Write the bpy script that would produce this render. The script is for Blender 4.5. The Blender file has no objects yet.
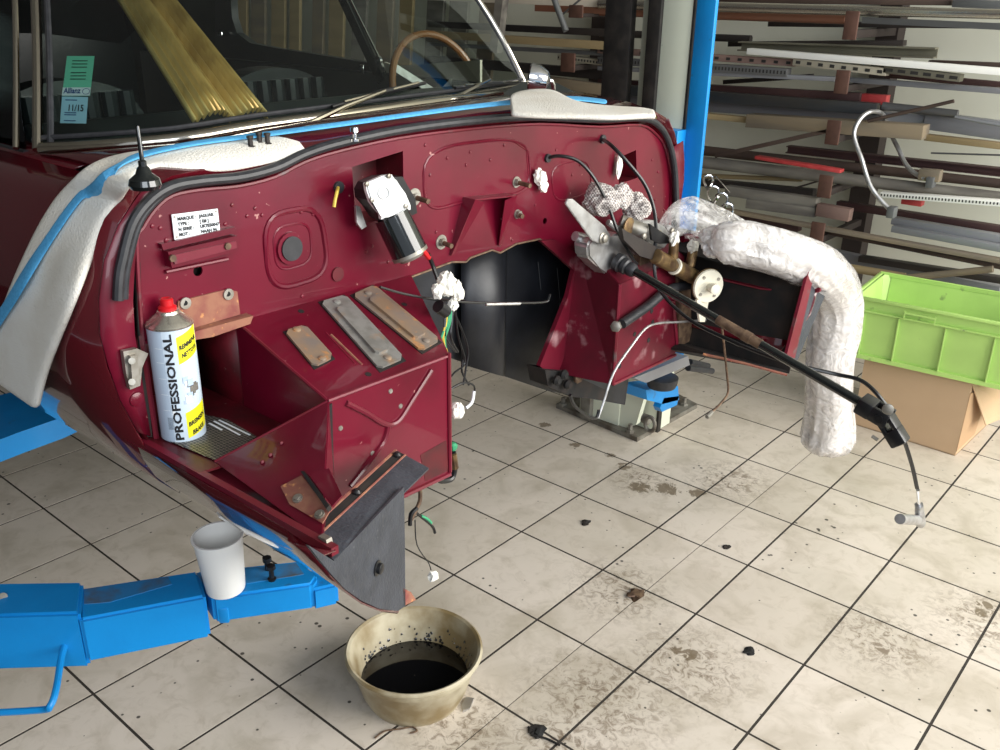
import bpy, bmesh, math, random
from mathutils import Vector, Matrix, noise
from mathutils.bvhtree import BVHTree
random.seed(7)
PI = math.pi
V = Vector
scene = bpy.context.scene
col = scene.collection

# ------------------------------------------------------------------ camera
CAM = V((1.638, -1.729, 1.671)); FPX = 916.4
RI = V((0.759, 0.651, 0.015)).normalized(); UP = V((-0.262, 0.284, 0.922)); DI = V((-0.596, 0.704, -0.387)).normalized()
UP = RI.cross(DI).normalized(); RI = DI.cross(UP).normalized()
cd = bpy.data.cameras.new('camera'); cam = bpy.data.objects.new('camera', cd); col.objects.link(cam)
cam.matrix_world = Matrix(((RI.x, UP.x, -DI.x, CAM.x), (RI.y, UP.y, -DI.y, CAM.y), (RI.z, UP.z, -DI.z, CAM.z), (0, 0, 0, 1)))
cd.sensor_width = 36; cd.lens = 36*FPX/1000; cd.clip_start = 0.02; cd.clip_end = 100
scene.camera = cam
# ------------------------------------------------------------------ light
w = bpy.data.worlds.new('world'); scene.world = w; w.use_nodes = True
bg = w.node_tree.nodes['Background']; bg.inputs[0].default_value = (0.80, 0.88, 1.0, 1); bg.inputs[1].default_value = 0.55
def area(name, loc, target, sx, sy, power, colr):
    l = bpy.data.lights.new(name, 'AREA'); l.shape = 'RECTANGLE'; l.size = sx; l.size_y = sy; l.energy = power; l.color = colr
    o = bpy.data.objects.new(name, l); col.objects.link(o); o.location = loc
    o.rotation_euler = (V(target)-V(loc)).to_track_quat('-Z', 'Y').to_euler(); return o
area('door_daylight', (4.6, 1.3, 2.3), (0.3, 0.6, 0.4), 4.2, 3.2, 340, (1.0, 0.97, 0.91))
area('entrance_daylight', (4.4, -3.4, 3.0), (0.2, -0.2, 0.8), 3.0, 2.2, 95, (0.88, 0.94, 1.0))
scene.view_settings.view_transform = 'Standard'; scene.view_settings.look = 'None'
scene.view_settings.exposure = 0.34; scene.view_settings.gamma = 1.0
scene.view_settings.use_curve_mapping = False

# ------------------------------------------------------------------ placing: a pixel's sight line meets a real plane
def ray(px, py): return DI + RI*((px-500)/FPX) - UP*((py-375)/FPX)
def at_x(px, py, X): v = ray(px, py); return CAM + v*((X-CAM.x)/v.x)
def at_y(px, py, Y): v = ray(px, py); return CAM + v*((Y-CAM.y)/v.y)
def at_z(px, py, Z): v = ray(px, py); return CAM + v*((Z-CAM.z)/v.z)
def at_p(px, py, P, n): v = ray(px, py); return CAM + v*((P-CAM).dot(n)/v.dot(n))

# ------------------------------------------------------------------ materials
def newmat(name):
    m = bpy.data.materials.new(name); m.use_nodes = True
    return m, m.node_tree, m.node_tree.nodes['Principled BSDF']
def mat(name, c, rough=.5, metal=0, c2=None, scale=12, lo=.4, hi=.65, bump=0, bscale=60, coat=0, spec=.5, detail=5, c3=None, s3=40, l3=.6, h3=.7, stretch=None):
    m, t, b = newmat(name)
    b.inputs['Roughness'].default_value = rough; b.inputs['Metallic'].default_value = metal
    b.inputs['Coat Weight'].default_value = coat; b.inputs['Specular IOR Level'].default_value = spec
    b.inputs['Base Color'].default_value = (*c, 1)
    geo = t.nodes.new('ShaderNodeTexCoord'); src = geo.outputs['Object']
    if stretch:
        mp = t.nodes.new('ShaderNodeMapping'); mp.inputs['Scale'].default_value = stretch; t.links.new(src, mp.inputs[0]); src = mp.outputs[0]
    prev = None
    def layer(base, cc, sc, l, h):
        n = t.nodes.new('ShaderNodeTexNoise'); n.inputs['Scale'].default_value = sc; n.inputs['Detail'].default_value = detail
        t.links.new(src, n.inputs['Vector'])
        r = t.nodes.new('ShaderNodeValToRGB'); r.color_ramp.elements[0].position = l; r.color_ramp.elements[1].position = h
        t.links.new(n.outputs[0], r.inputs[0])
        mx = t.nodes.new('ShaderNodeMix'); mx.data_type = 'RGBA'; t.links.new(r.outputs[0], mx.inputs['Factor'])
        if base is None: mx.inputs[6].default_value = (*c, 1)
        else: t.links.new(base, mx.inputs[6])
        mx.inputs[7].default_value = (*cc, 1)
        return mx.outputs[2]
    if c2: prev = layer(prev, c2, scale, lo, hi)
    if c3: prev = layer(prev, c3, s3, l3, h3)
    if prev is not None: t.links.new(prev, b.inputs['Base Color'])
    if bump:
        n = t.nodes.new('ShaderNodeTexNoise'); n.inputs['Scale'].default_value = bscale; n.inputs['Detail'].default_value = 3
        t.links.new(src, n.inputs['Vector'])
        bp = t.nodes.new('ShaderNodeBump'); bp.inputs['Strength'].default_value = bump; bp.inputs['Distance'].default_value = .004
        t.links.new(n.outputs[0], bp.inputs['Height']); t.links.new(bp.outputs[0], b.inputs['Normal'])
    return m
M = {}
M['maroon'] = mat('maroon_engine_bay_paint', (.135, .003, .017), .30, 0, c2=(.095, .003, .012), scale=6, spec=.32, coat=.3, bump=.05, bscale=30, c3=(.42, .20, .18), s3=55, l3=.72, h3=.74)
M['maroon_clean'] = mat('maroon_body_lacquer', (.085, .004, .009), .10, 0, coat=1.0)
M['maroon_dusty'] = mat('maroon_paint_dusty', (.16, .009, .024), .42, 0, c2=(.13, .012, .018), scale=10, spec=.35, coat=.1, c3=(.10, .07, .07), s3=18, l3=.6, h3=.72)
M['maroon_scuffed'] = mat('maroon_paint_scuffed', (.125, .005, .017), .4, 0, c2=(.08, .006, .013), scale=9, spec=.35, c3=(.42, .25, .26), s3=13, l3=.60, h3=.78, detail=9)
M['maroon_dark'] = mat('maroon_darker_paint', (.11, .004, .010), .4, 0, c2=(.05, .006, .008), scale=14, c3=(.4, .28, .25), s3=60, l3=.72, h3=.75)  # darker mottled maroon with pale specks, mostly inside the recesses
M['rust'] = mat('rusted_steel', (.30, .13, .08), .8, .1, c2=(.22, .06, .05), scale=30, bump=.3, c3=(.55, .25, .10), s3=70, l3=.62, h3=.7)
M['black_sheet'] = mat('black_painted_sheet', (.008, .009, .012), .45, 0, c2=(.02, .022, .028), scale=8, bump=.1)
M['black_inside'] = mat('black_matt', (.005, .005, .005), .8, 0, c2=(.02, .013, .01), scale=20)  # matt black for holes, gaps, cavity linings and dark parts
M['grey_plate'] = mat('dark_grey_undersealed_plate', (.045, .050, .062), .5, 0, c2=(.032, .036, .045), scale=25, bump=.45, bscale=150, c3=(.12, .12, .13), s3=160, l3=.68, h3=.72)
M['rubber'] = mat('black_rubber', (.018, .019, .022), .45, 0, c2=(.03, .03, .034), scale=60)
M['black_plastic'] = mat('black_plastic', (.01, .01, .011), .3)
M['black_gloss'] = mat('black_enamel', (.006, .008, .008), .12, 0, coat=.8)
M['chrome'] = mat('chrome', (.75, .75, .76), .08, 1)
M['warmchrome'] = mat('aged_chrome', (.50, .46, .39), .12, 1)
M['alu'] = mat('cast_aluminium', (.60, .60, .60), .38, .85, c2=(.42, .41, .40), scale=30, bump=.1)
M['whitealu'] = mat('bare_aluminium_cover', (.80, .81, .81), .42, .3, c2=(.70, .71, .71), scale=20)
M['zinc'] = mat('dull_zinc', (.36, .34, .30), .45, .7, c2=(.24, .22, .18), scale=40)
M['greyplate'] = mat('dull_grey_cover_plate', (.30, .29, .27), .5, .4, c2=(.22, .21, .19), scale=40, c3=(.36, .22, .12), s3=18, l3=.62, h3=.75)
M['copperplate'] = mat('tarnished_copper_cover_plate', (.36, .25, .16), .45, .4, c2=(.26, .22, .19), scale=22, c3=(.55, .28, .12), s3=45, l3=.6, h3=.7)
M['brown_metal'] = mat('brown_corroded_metal', (.10, .06, .04), .6, .5, c2=(.2, .13, .08), scale=60)
M['brass'] = mat('oily_brass', (.30, .20, .09), .4, .7, c2=(.12, .07, .04), scale=40)
M['cream'] = mat('cream_enamel', (.78, .74, .60), .4)
M['tissue'] = mat('white_tissue', (.86, .84, .76), .9, bump=.3, bscale=80)
M['foam'] = mat('white_foam_padding', (.84, .81, .74), .95, 0, c2=(.75, .70, .61), scale=9, bump=.6, bscale=260, spec=.1)
M['strap'] = mat('blue_webbing', (.10, .42, .74), .7, 0, c2=(.07, .34, .64), scale=200)
M['liftblue'] = mat('blue_lift_enamel', (.006, .27, .68), .38, 0, c2=(.006, .22, .58), scale=5, bump=.08, bscale=90, c3=(.05, .09, .16), s3=14, l3=.66, h3=.76, coat=.2)
M['greasyblue'] = mat('greasy_blue_enamel', (.03, .21, .48), .45, 0, c2=(.09, .11, .13), scale=14, lo=.44, hi=.6)
M['postcream'] = mat('pale_green_cream_enamel', (.70, .74, .60), .5, 0, c2=(.66, .69, .56), scale=5, c3=(.15, .14, .10), s3=30, l3=.74, h3=.77)
M['postblack'] = mat('black_post_edge', (.016, .015, .014), .5, c2=(.035, .03, .026), scale=20)
M['dirty_steel'] = mat('oily_dirty_steel', (.22, .21, .18), .6, .3, c2=(.10, .08, .06), scale=16, bump=.3)
M['wall'] = mat('cream_wall_panel', (.62, .62, .52), .75, 0, c2=(.56, .56, .46), scale=2)
M['grout'] = mat('dark_grout', (.035, .028, .022), .9)
M['oil'] = mat('black_oil', (.004, .004, .005), .06, coat=.6)
M['cup'] = mat('white_plastic_cup', (.93, .92, .88), .4, spec=.4)
M['card'] = mat('brown_cardboard', (.52, .36, .22), .85, 0, c2=(.48, .33, .20), scale=4)
M['card_in'] = mat('cardboard_inside', (.42, .27, .15), .9)
M['lime'] = mat('lime_plastic', (.42, .64, .17), .42, 0, c2=(.37, .57, .15), scale=6, c3=(.16, .22, .09), s3=26, l3=.68, h3=.8)
M['gold'] = mat('gold_reflection_tint', (.78, .55, .20), .5, .15, c2=(.50, .32, .09), scale=20, stretch=(1, 1, .25))  # colour of the windscreen reflection that is modelled as a sheet
M['leather'] = mat('black_leather', (.010, .014, .015), .32, 0, bump=.1)
M['dash'] = mat('black_dashboard_cloth', (.02, .026, .024), .7)
M['wood_rim'] = mat('varnished_wood', (.22, .09, .03), .25, coat=.5)
M['red'] = mat('red_plastic', (.55, .01, .015), .35)
M['steeltop'] = mat('tinned_steel', (.72, .68, .58), .25, .9)
M['whitepaint'] = mat('white_label', (.80, .84, .86), .4)
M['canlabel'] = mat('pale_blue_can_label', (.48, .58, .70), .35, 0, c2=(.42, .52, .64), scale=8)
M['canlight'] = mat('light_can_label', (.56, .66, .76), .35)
M['yellow'] = mat('yellow_print', (.85, .78, .02), .4)
M['ink'] = mat('black_ink', (.012, .012, .014), .5)
M['blueink'] = mat('blue_ink', (.01, .05, .22), .5)
M['greenstk'] = mat('green_sticker', (.18, .62, .42), .5)
M['bluestk'] = mat('pale_blue_sticker', (.42, .68, .82), .5)
M['wiregreen'] = mat('green_wire', (.04, .30, .14), .5)
M['wireyellow'] = mat('yellow_wire', (.62, .45, .06), .5)
M['amber'] = mat('amber_reflection_tint', (.5, .14, .01), .2)  # orange reflection in the bodywork, given a solid colour
M['copperpipe'] = mat('orange_copper_pipe', (0.25, 0.115, 0.07), .45, .3, c2=(0.225, 0.090, 0.053), scale=20, stretch=(.2, 1, 1))
M['bar_dark'] = mat('dark_steel', (0.027, 0.023, 0.022), .55, .3, c2=(0.045, 0.036, 0.031), scale=9, stretch=(.2, 1, 1))
M['bar_brown'] = mat('rust_brown_steel', (0.081, 0.053, 0.040), .7, .2, c2=(0.053, 0.034, 0.028), scale=12, stretch=(.25, 1, 1))
M['bar_maroon'] = mat('oxblood_primed_steel', (0.038, 0.015, 0.015), .6, .1, c2=(0.063, 0.028, 0.025), scale=12, stretch=(.2, 1, 1))
M['bar_grey'] = mat('grey_steel', (0.167, 0.174, 0.174), .45, .4, c2=(0.124, 0.124, 0.124), scale=8, stretch=(.2, 1, 1))
M['bar_lilac'] = mat('pale_galvanised_sheet', (0.255, 0.262, 0.277), .45, .3, c2=(0.210, 0.210, 0.225), scale=5, stretch=(.2, 1, 1))
M['bar_blue'] = mat('blue_black_mill_steel', (0.042, 0.051, 0.060), .4, .5, c2=(0.072, 0.066, 0.060), scale=8, stretch=(.2, 1, 1))
M['bar_olive'] = mat('olive_grey_channel_metal', (0.158, 0.150, 0.105), .55, .2, c2=(0.120, 0.109, 0.083), scale=9, stretch=(.3, 1, 1))
M['bar_tube'] = mat('brushed_steel_tube', (.55, .50, .42), .25, .9, c2=(.40, .38, .34), scale=6, stretch=(.1, 1, 1))
M['wood'] = mat('weathered_plank', (0.210, 0.164, 0.105), .8, 0, c2=(0.140, 0.119, 0.091), scale=14, stretch=(.15, 1, 1))
M['wood_grey'] = mat('grey_weathered_timber', (.20, .185, .155), .85, 0, c2=(0.093, 0.084, 0.074), scale=14, stretch=(.2, 1, 1))
M['wood_yellow'] = mat('pale_timber', (0.299, 0.227, 0.117), .7, 0, c2=(0.247, 0.182, 0.091), scale=14, stretch=(.15, 1, 1))
M['wood_white'] = mat('whitewashed_plank', (.55, .49, .40), .8)
M['white_bar'] = mat('white_painted_bar', (.86, .85, .80), .5)
M['pink'] = mat('pinkish_brown_bar', (0.189, 0.119, 0.098), .7)
M['redbar'] = mat('red_painted_steel', (.45, .05, .05), .5, c2=(.36, .03, .03), scale=20)
M['perf'] = mat('tan_perforated_strip', (0.330, 0.300, 0.232), .6)
M['rackbrown'] = mat('brown_rack_arm', (0.104, 0.048, 0.032), .7, 0, c2=(0.080, 0.036, 0.024), scale=30)
M['rackdark'] = mat('dark_brown_rack_upright', (.022, .014, .011), .7)
M['holes'] = mat('dark_holes', (.02, .018, .016), .8)
M['weave'] = None
# glass
def glass(name, tint, t=.86):
    m, nt, b = newmat(name); out = nt.nodes['Material Output']; nt.nodes.remove(b)
    tr = nt.nodes.new('ShaderNodeBsdfTransparent'); tr.inputs[0].default_value = (*[x*t for x in tint], 1)
    gl = nt.nodes.new('ShaderNodeBsdfGlossy'); gl.inputs['Roughness'].default_value = .02; gl.inputs[0].default_value = (.9, .95, 1, 1)
    fr = nt.nodes.new('ShaderNodeFresnel'); fr.inputs[0].default_value = 1.5
    mx = nt.nodes.new('ShaderNodeMixShader'); nt.links.new(fr.outputs[0], mx.inputs[0]); nt.links.new(tr.outputs[0], mx.inputs[1]); nt.links.new(gl.outputs[0], mx.inputs[2])
    nt.links.new(mx.outputs[0], out.inputs[0]); return m
M['glass'] = glass('windscreen_glass', (.82, .93, .88))
def film(name, a, c=(.85, .83, .80), rough=.18):
    m, nt, b = newmat(name); b.inputs['Base Color'].default_value = (*c, 1); b.inputs['Roughness'].default_value = rough; b.inputs['Coat Weight'].default_value = .6
    n = nt.nodes.new('ShaderNodeTexNoise'); n.inputs['Scale'].default_value = 28; n.inputs['Detail'].default_value = 6; n.inputs['Distortion'].default_value = 1.5
    tc = nt.nodes.new('ShaderNodeTexCoord'); nt.links.new(tc.outputs['Object'], n.inputs['Vector'])
    r = nt.nodes.new('ShaderNodeMapRange'); r.inputs['From Min'].default_value = .35; r.inputs['From Max'].default_value = .65
    r.inputs['To Min'].default_value = a-.22; r.inputs['To Max'].default_value = min(1, a+.22); nt.links.new(n.outputs[0], r.inputs[0]); nt.links.new(r.outputs[0], b.inputs['Alpha'])
    bp = nt.nodes.new('ShaderNodeBump'); bp.inputs['Strength'].default_value = .9; bp.inputs['Distance'].default_value = .01
    nt.links.new(n.outputs[0], bp.inputs['Height']); nt.links.new(bp.outputs[0], b.inputs['Normal']); return m
M['film'] = film('clear_crinkled_plastic_film', .36)
M['film_thick'] = film('milky_plastic_wrap', .66, (.78, .75, .73), .14)
M['loom_in'] = mat('cream_padding_under_film', (.74, .70, .64), .8, c2=(.42, .33, .25), scale=11, lo=.52, hi=.72)

def weave():
    m, t, b = newmat('mesh_bandage'); b.inputs['Roughness'].default_value = .8
    tc = t.nodes.new('ShaderNodeTexCoord'); ck = t.nodes.new('ShaderNodeTexChecker'); ck.inputs['Scale'].default_value = 210
    ck.inputs[1].default_value = (.62, .58, .54, 1); ck.inputs[2].default_value = (.20, .17, .16, 1)
    t.links.new(tc.outputs['Object'], ck.inputs[0]); t.links.new(ck.outputs[0], b.inputs['Base Color']); return m
M['weave'] = weave()

def tile_mat():
    m, t, b = newmat('cream_floor_tile'); N = t.nodes.new; L = t.links.new
    g = N('ShaderNodeNewGeometry'); oi = N('ShaderNodeObjectInfo')
    def noise_(sc, det=6, dist=0, rough=.55):
        n = N('ShaderNodeTexNoise'); n.inputs['Scale'].default_value = sc; n.inputs['Detail'].default_value = det; n.inputs['Distortion'].default_value = dist
        n.inputs['Roughness'].default_value = rough; L(g.outputs['Position'], n.inputs['Vector']); return n.outputs[0]
    def ramp(src, a, c):
        r = N('ShaderNodeMapRange'); r.inputs['From Min'].default_value = a; r.inputs['From Max'].default_value = c; L(src, r.inputs[0]); return r.outputs[0]
    def mix(f, a, c, k=1.0):
        mm = N('ShaderNodeMath'); mm.operation = 'MULTIPLY'; mm.inputs[1].default_value = k; L(f, mm.inputs[0])
        x = N('ShaderNodeMix'); x.data_type = 'RGBA'; L(mm.outputs[0], x.inputs['Factor'])
        if isinstance(a, tuple): x.inputs[6].default_value = (*a, 1)
        else: L(a, x.inputs[6])
        x.inputs[7].default_value = (*c, 1); return x.outputs[2]
    def math_(op, a, c):
        n = N('ShaderNodeMath'); n.operation = op
        for i, q in enumerate((a, c)):
            if isinstance(q, (int, float)): n.inputs[i].default_value = q
            else: L(q, n.inputs[i])
        return n.outputs[0]
    c = mix(oi.outputs['Random'], (.60, .535, .455), (.67, .60, .52))
    c = mix(ramp(noise_(2.2), .42, .7), c, (.50, .455, .37), .6)
    c = mix(ramp(noise_(19, 10, .8, .7), .50, .70), c, (.32, .26, .18), .36)
    c = mix(ramp(noise_(5, 6, 1), .48, .68), c, (.36, .31, .23), .45)
    # boot-print dirt gathered in a few places
    def spot(x, y, r):
        d = N('ShaderNodeVectorMath'); d.operation = 'DISTANCE'; d.inputs[1].default_value = (x, y, 0); L(g.outputs['Position'], d.inputs[0])
        return ramp(d.outputs['Value'], r, r*.25)
    dirt = None
    for x, y, r in [(at_z(*p, 0).x, at_z(*p, 0).y, rr) for p, rr in (((600, 700), .26), ((690, 665), .22), ((560, 745), .2), ((640, 480), .15), ((620, 590), .2), ((985, 620), .2), ((880, 640), .2), ((460, 730), .2), ((730, 480), .2))]:
        s = spot(x, y, r); dirt = s if dirt is None else math_('MAXIMUM', dirt, s)
    fine = ramp(noise_(34, 10, 1.2, .72), .47, .60)
    c = mix(math_('MULTIPLY', dirt, fine), c, (.15, .105, .065), .8)
    # sludge smears
    sm = None
    for x, y, r in [(at_z(*p, 0).x, at_z(*p, 0).y, rr) for p, rr in (((624, 466), .075), ((640, 487), .10), ((668, 489), .11), ((697, 493), .08), ((575, 445), .06), ((610, 455), .05), ((545, 425), .06), ((980, 612), .06), ((985, 605), .06), ((678, 650), .05), ((690, 655), .06))]:
        s = spot(x, y, r); sm = s if sm is None else math_('MAXIMUM', sm, s)
    c = mix(ramp(math_('MULTIPLY', sm, noise_(26, 9, 1.5, .68)), .40, .45), c, (.15, .11, .065), .85)
    # black drips
    vo = N('ShaderNodeTexVoronoi'); vo.inputs['Scale'].default_value = 24; L(g.outputs['Position'], vo.inputs['Vector'])
    sp = ramp(math_('ADD', vo.outputs['Distance'], math_('MULTIPLY', noise_(3.3, 3), .55)), .345, .31)
    c = mix(sp, c, (.03, .025, .02), .9)
    L(c, b.inputs['Base Color'])
    L(ramp(noise_(9), -.3, 1.5), b.inputs['Roughness']); b.inputs['Specular IOR Level'].default_value = .45
    bp = N('ShaderNodeBump'); bp.inputs['Strength'].default_value = .12; bp.inputs['Distance'].default_value = .003
    L(noise_(16, 4), bp.inputs['Height']); L(bp.outputs[0], b.inputs['Normal'])
    return m
M['tile'] = tile_mat()

# ------------------------------------------------------------------ mesh helpers
class MB:
    def __init__(s): s.bm = bmesh.new()
    def box(s, c, size, R=None, bev=0):
        r = bmesh.ops.create_cube(s.bm, size=1); vs = r['verts']
        for v in vs:
            q = V((v.co.x*size[0], v.co.y*size[1], v.co.z*size[2]))
            v.co = (R @ q if R else q) + V(c)
        if bev:
            es = list({e for v in vs for e in v.link_edges}); bmesh.ops.bevel(s.bm, geom=es, offset=bev, segments=2, affect='EDGES', profile=.5)
        return s
    def beam(s, a, b, w, h, up=V((0, 0, 1)), bev=0):
        a, b = V(a), V(b); x = (b-a).normalized(); y = up.cross(x).normalized(); z = x.cross(y)
        R = Matrix((x, y, z)).transposed(); return s.box((a+b)/2, ((b-a).length, w, h), R, bev)
    def tube(s, pts, r, n=10, cap=True, closed=False, flat=None):
        pts = [V(p) for p in pts]; m = len(pts); rs = r if isinstance(r, (list, tuple)) else [r]*m
        t0 = (pts[1]-pts[0]).normalized(); nrm = t0.orthogonal().normalized()
        if flat is not None: nrm = (flat - t0*flat.dot(t0)).normalized()
        rings = []
        for i, p in enumerate(pts):
            if closed: t = (pts[(i+1) % m]-pts[i-1]).normalized()
            else: t = (pts[min(i+1, m-1)]-pts[max(i-1, 0)]).normalized()
            nrm = (nrm - t*nrm.dot(t)).normalized(); bn = t.cross(nrm)
            rr = rs[i]; ra, rb = (rr if isinstance(rr, tuple) else (rr, rr))
            rings.append([s.bm.verts.new(p + nrm*math.cos(2*PI*k/n)*ra + bn*math.sin(2*PI*k/n)*rb) for k in range(n)])
        for i in range(m if closed else m-1):
            A, B = rings[i], rings[(i+1) % m]
            for k in range(n): s.bm.faces.new((A[k], A[(k+1) % n], B[(k+1) % n], B[k]))
        if cap and not closed: s.bm.faces.new(rings[0][::-1]); s.bm.faces.new(rings[-1])
        return s
    def lathe(s, prof, c=(0, 0, 0), n=32, R=None, close=True):
        c = V(c); rings = []
        for r, z in prof:
            ring = []
            for k in range(n):
                q = V((math.cos(2*PI*k/n)*max(r, 1e-5), math.sin(2*PI*k/n)*max(r, 1e-5), z)); ring.append(s.bm.verts.new((R @ q if R else q)+c))
            rings.append(ring)
        for A, B in zip(rings, rings[1:]):
            for k in range(n): s.bm.faces.new((A[k], A[(k+1) % n], B[(k+1) % n], B[k]))
        if close: s.bm.faces.new(rings[0][::-1]); s.bm.faces.new(rings[-1])
        return s
    def cyl(s, a, b, r, n=20):
        a, b = V(a), V(b); R = (b-a).to_track_quat('Z', 'Y').to_matrix(); return s.lathe([(r, 0), (r, (b-a).length)], a, n, R)
    def quad(s, *p):
        s.bm.faces.new([s.bm.verts.new(V(q)) for q in p]); return s
    def slab(s, pts, d):
        d = V(d); A = [s.bm.verts.new(V(p)) for p in pts]; B = [s.bm.verts.new(V(p)+d) for p in pts]; n = len(pts)
        s.bm.faces.new(A[::-1]); s.bm.faces.new(B)
        for i in range(n): s.bm.faces.new((A[i], A[(i+1) % n], B[(i+1) % n], B[i]))
        return s
    def holed(s, outer, holes, d):
        d = V(d); es = []
        for loop in [outer]+holes:
            vs = [s.bm.verts.new(V(p)) for p in loop]
            es += [s.bm.edges.new((vs[i], vs[(i+1) % len(vs)])) for i in range(len(vs))]
        g = bmesh.ops.triangle_fill(s.bm, use_beauty=True, use_dissolve=False, edges=es)
        fs = [f for f in g['geom'] if isinstance(f, bmesh.types.BMFace)]
        e = bmesh.ops.extrude_face_region(s.bm, geom=fs)
        for v in e['geom']:
            if isinstance(v, bmesh.types.BMVert): v.co += d
        return s
    def grid(s, rows):
        R = [[s.bm.verts.new(V(p)) for p in row] for row in rows]
        for a, b in zip(R, R[1:]):
            for k in range(len(a)-1): s.bm.faces.new((a[k], a[k+1], b[k+1], b[k]))
        return s
    def build(s, name, m, parent=None, smooth=None, solid=0, subd=0, soft=35):
        root = parent
        off = V((0, 0, 0))
        while root is not None: off += root.location; root = root.parent
        bmesh.ops.recalc_face_normals(s.bm, faces=s.bm.faces)
        s.bm.transform(Matrix.Translation(-off))
        me = bpy.data.meshes.new(name)
        for f in s.bm.faces: f.smooth = smooth if smooth is not None else True
        if smooth is None:
            for e in s.bm.edges:
                if len(e.link_faces) == 2 and e.calc_face_angle(0) > math.radians(soft): e.smooth = False
        s.bm.to_mesh(me); s.bm.free(); me.materials.append(M[m] if isinstance(m, str) else m)
        o = bpy.data.objects.new(name, me); col.objects.link(o)
        if parent: o.parent = parent
        if solid:
            md = o.modifiers.new('thickness', 'SOLIDIFY'); md.thickness = solid; md.offset = 0
        if subd:
            md = o.modifiers.new('subd', 'SUBSURF'); md.levels = subd; md.render_levels = subd
        return o
def tag(o, label, cat, group=None, kind=None):
    o['label'] = label; o['category'] = cat
    if group: o['group'] = group
    if kind: o['kind'] = kind
    return o
def thing(name, label, cat, loc=(0, 0, 0), group=None):
    o = bpy.data.objects.new(name, None); o.location = loc; o.empty_display_size = .05; col.objects.link(o); return tag(o, label, cat, group)
def struct(o): o['kind'] = 'structure'; return o
def smoothpath(pts, n=6):
    pts = [V(p) for p in pts]; out = []
    for i in range(len(pts)-1):
        p0 = pts[max(i-1, 0)]; p1 = pts[i]; p2 = pts[i+1]; p3 = pts[min(i+2, len(pts)-1)]
        for k in range(n):
            t = k/n; out.append(.5*((2*p1)+(-p0+p2)*t+(2*p0-5*p1+4*p2-p3)*t*t+(-p0+3*p1-3*p2+p3)*t**3))
    out.append(pts[-1]); return out
def text_bm(body, size, bold=0):
    cu = bpy.data.curves.new('t', 'FONT'); cu.body = body; cu.size = size; cu.align_x = 'LEFT'; cu.resolution_u = 2; cu.offset = bold
    o = bpy.data.objects.new('t', cu); col.objects.link(o)
    dg = bpy.context.evaluated_depsgraph_get(); me = bpy.data.meshes.new_from_object(o.evaluated_get(dg))
    bm = bmesh.new(); bm.from_mesh(me); bpy.data.objects.remove(o); bpy.data.curves.remove(cu); bpy.data.meshes.remove(me); return bm
def flat_text(body, size, origin, xdir, ydir, nrm, name, m, parent, width=None, bold=0):
    bm = text_bm(body, size, bold); b = MB(); b.bm.free(); b.bm = bm
    if width:
        w_ = max(v.co.x for v in bm.verts); k = width/w_
        for v in bm.verts: v.co.x *= k
    o, x, y, n = V(origin), V(xdir).normalized(), V(ydir).normalized(), V(nrm).normalized()
    for v in bm.verts: v.co = o + x*v.co.x + y*v.co.y + n*.0008
    return b.build(name, m, parent, smooth=False)
def crumple(c, size, seed, sub=3, amp=.35, freq=2.2):
    bm = bmesh.new(); bmesh.ops.create_icosphere(bm, subdivisions=sub, radius=1)
    for v in bm.verts:
        d = v.co.normalized(); e = Matrix.Rotation(seed*1.3, 3, V((.3, .7, .64))) @ d; e = V((e.x*1.9, e.y*.8, e.z*.55))
        n = 1-abs(noise.noise(e*freq*.8+V((seed, 0, 0))))*2.6; n2 = noise.noise(d*1.1+V((0, seed*2, 0))); n3 = noise.noise(e*freq*2.2+V((0, seed, 0)))
        v.co = V((d.x*size[0], d.y*size[1], d.z*size[2]))*(1+amp*(.75*(n-.4)+.9*n2+.22*n3)) + V(c)
    return bm

# ================================================================== SETTING
T = .33
fl = MB(); fl.box((-1.2, .5, -.0070), (12, 9, .012)); floor = struct(fl.build('floor', 'grout')); 
ncut = 1+.488
xs = []
for i in range(-14, 9):
    a, b = i*T, (i+1)*T
    if i == 1: xs += [(a, ncut*T, .0036, .0014), (ncut*T, b, .0014, .0036)]
    else: xs.append((a, b, .0036, .0036))
meshes = {}
def visible(x, y):
    d = V((x, y, 0))-CAM; z = d.dot(DI)
    if z < .3: return False
    u, v = 500+FPX*d.dot(RI)/z, 375-FPX*d.dot(UP)/z
    return -90 < u < 1090 and -60 < v < 860
cnt = 0
for (a, b, ga, gb) in xs:
    for j in range(-8, 9):
        y0, y1 = j*T, (j+1)*T
        if y1 > 3.0: continue
        if not (visible((a+b)/2, (y0+y1)/2) or visible(a, y0) or visible(b, y1) or visible(a, y1) or visible(b, y0)): continue
        cx = ((a+ga)+(b-gb))/2; wx = (b-gb)-(a+ga); key = round(wx, 4)
        if key not in meshes:
            mb = MB(); mb.box((0, 0, -.003), (wx, T-.0072, .006)); 
            o = mb.build('tile', 'tile', floor, smooth=False); meshes[key] = o.data
        else:
            o = bpy.data.objects.new('tile', meshes[key]); col.objects.link(o); o.parent = floor
        o.location = (cx, (y0+y1)/2, -.0004*random.random()); cnt += 1
print('tiles', cnt)
WY = 3.0
mb = MB(); mb.box((-1.0, WY+.06, 2.1), (10, .12, 4.3)); struct(mb.build('wall_back', 'wall'))
mb = MB(); mb.box((-5.2, -.2, 2.1), (.12, 8.4, 4.3)); M['wallgrey'] = mat('grey_side_wall', (.10, .095, .09), .8)
struct(mb.build('wall_left', 'wallgrey'))
mb = MB(); mb.box((-1.6, -4.3, 2.1), (7.2, .12, 4.3)); struct(mb.build('unseen_wall_right', 'wallgrey'))  # out of view; added and kept dark to cut light from the left

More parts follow.
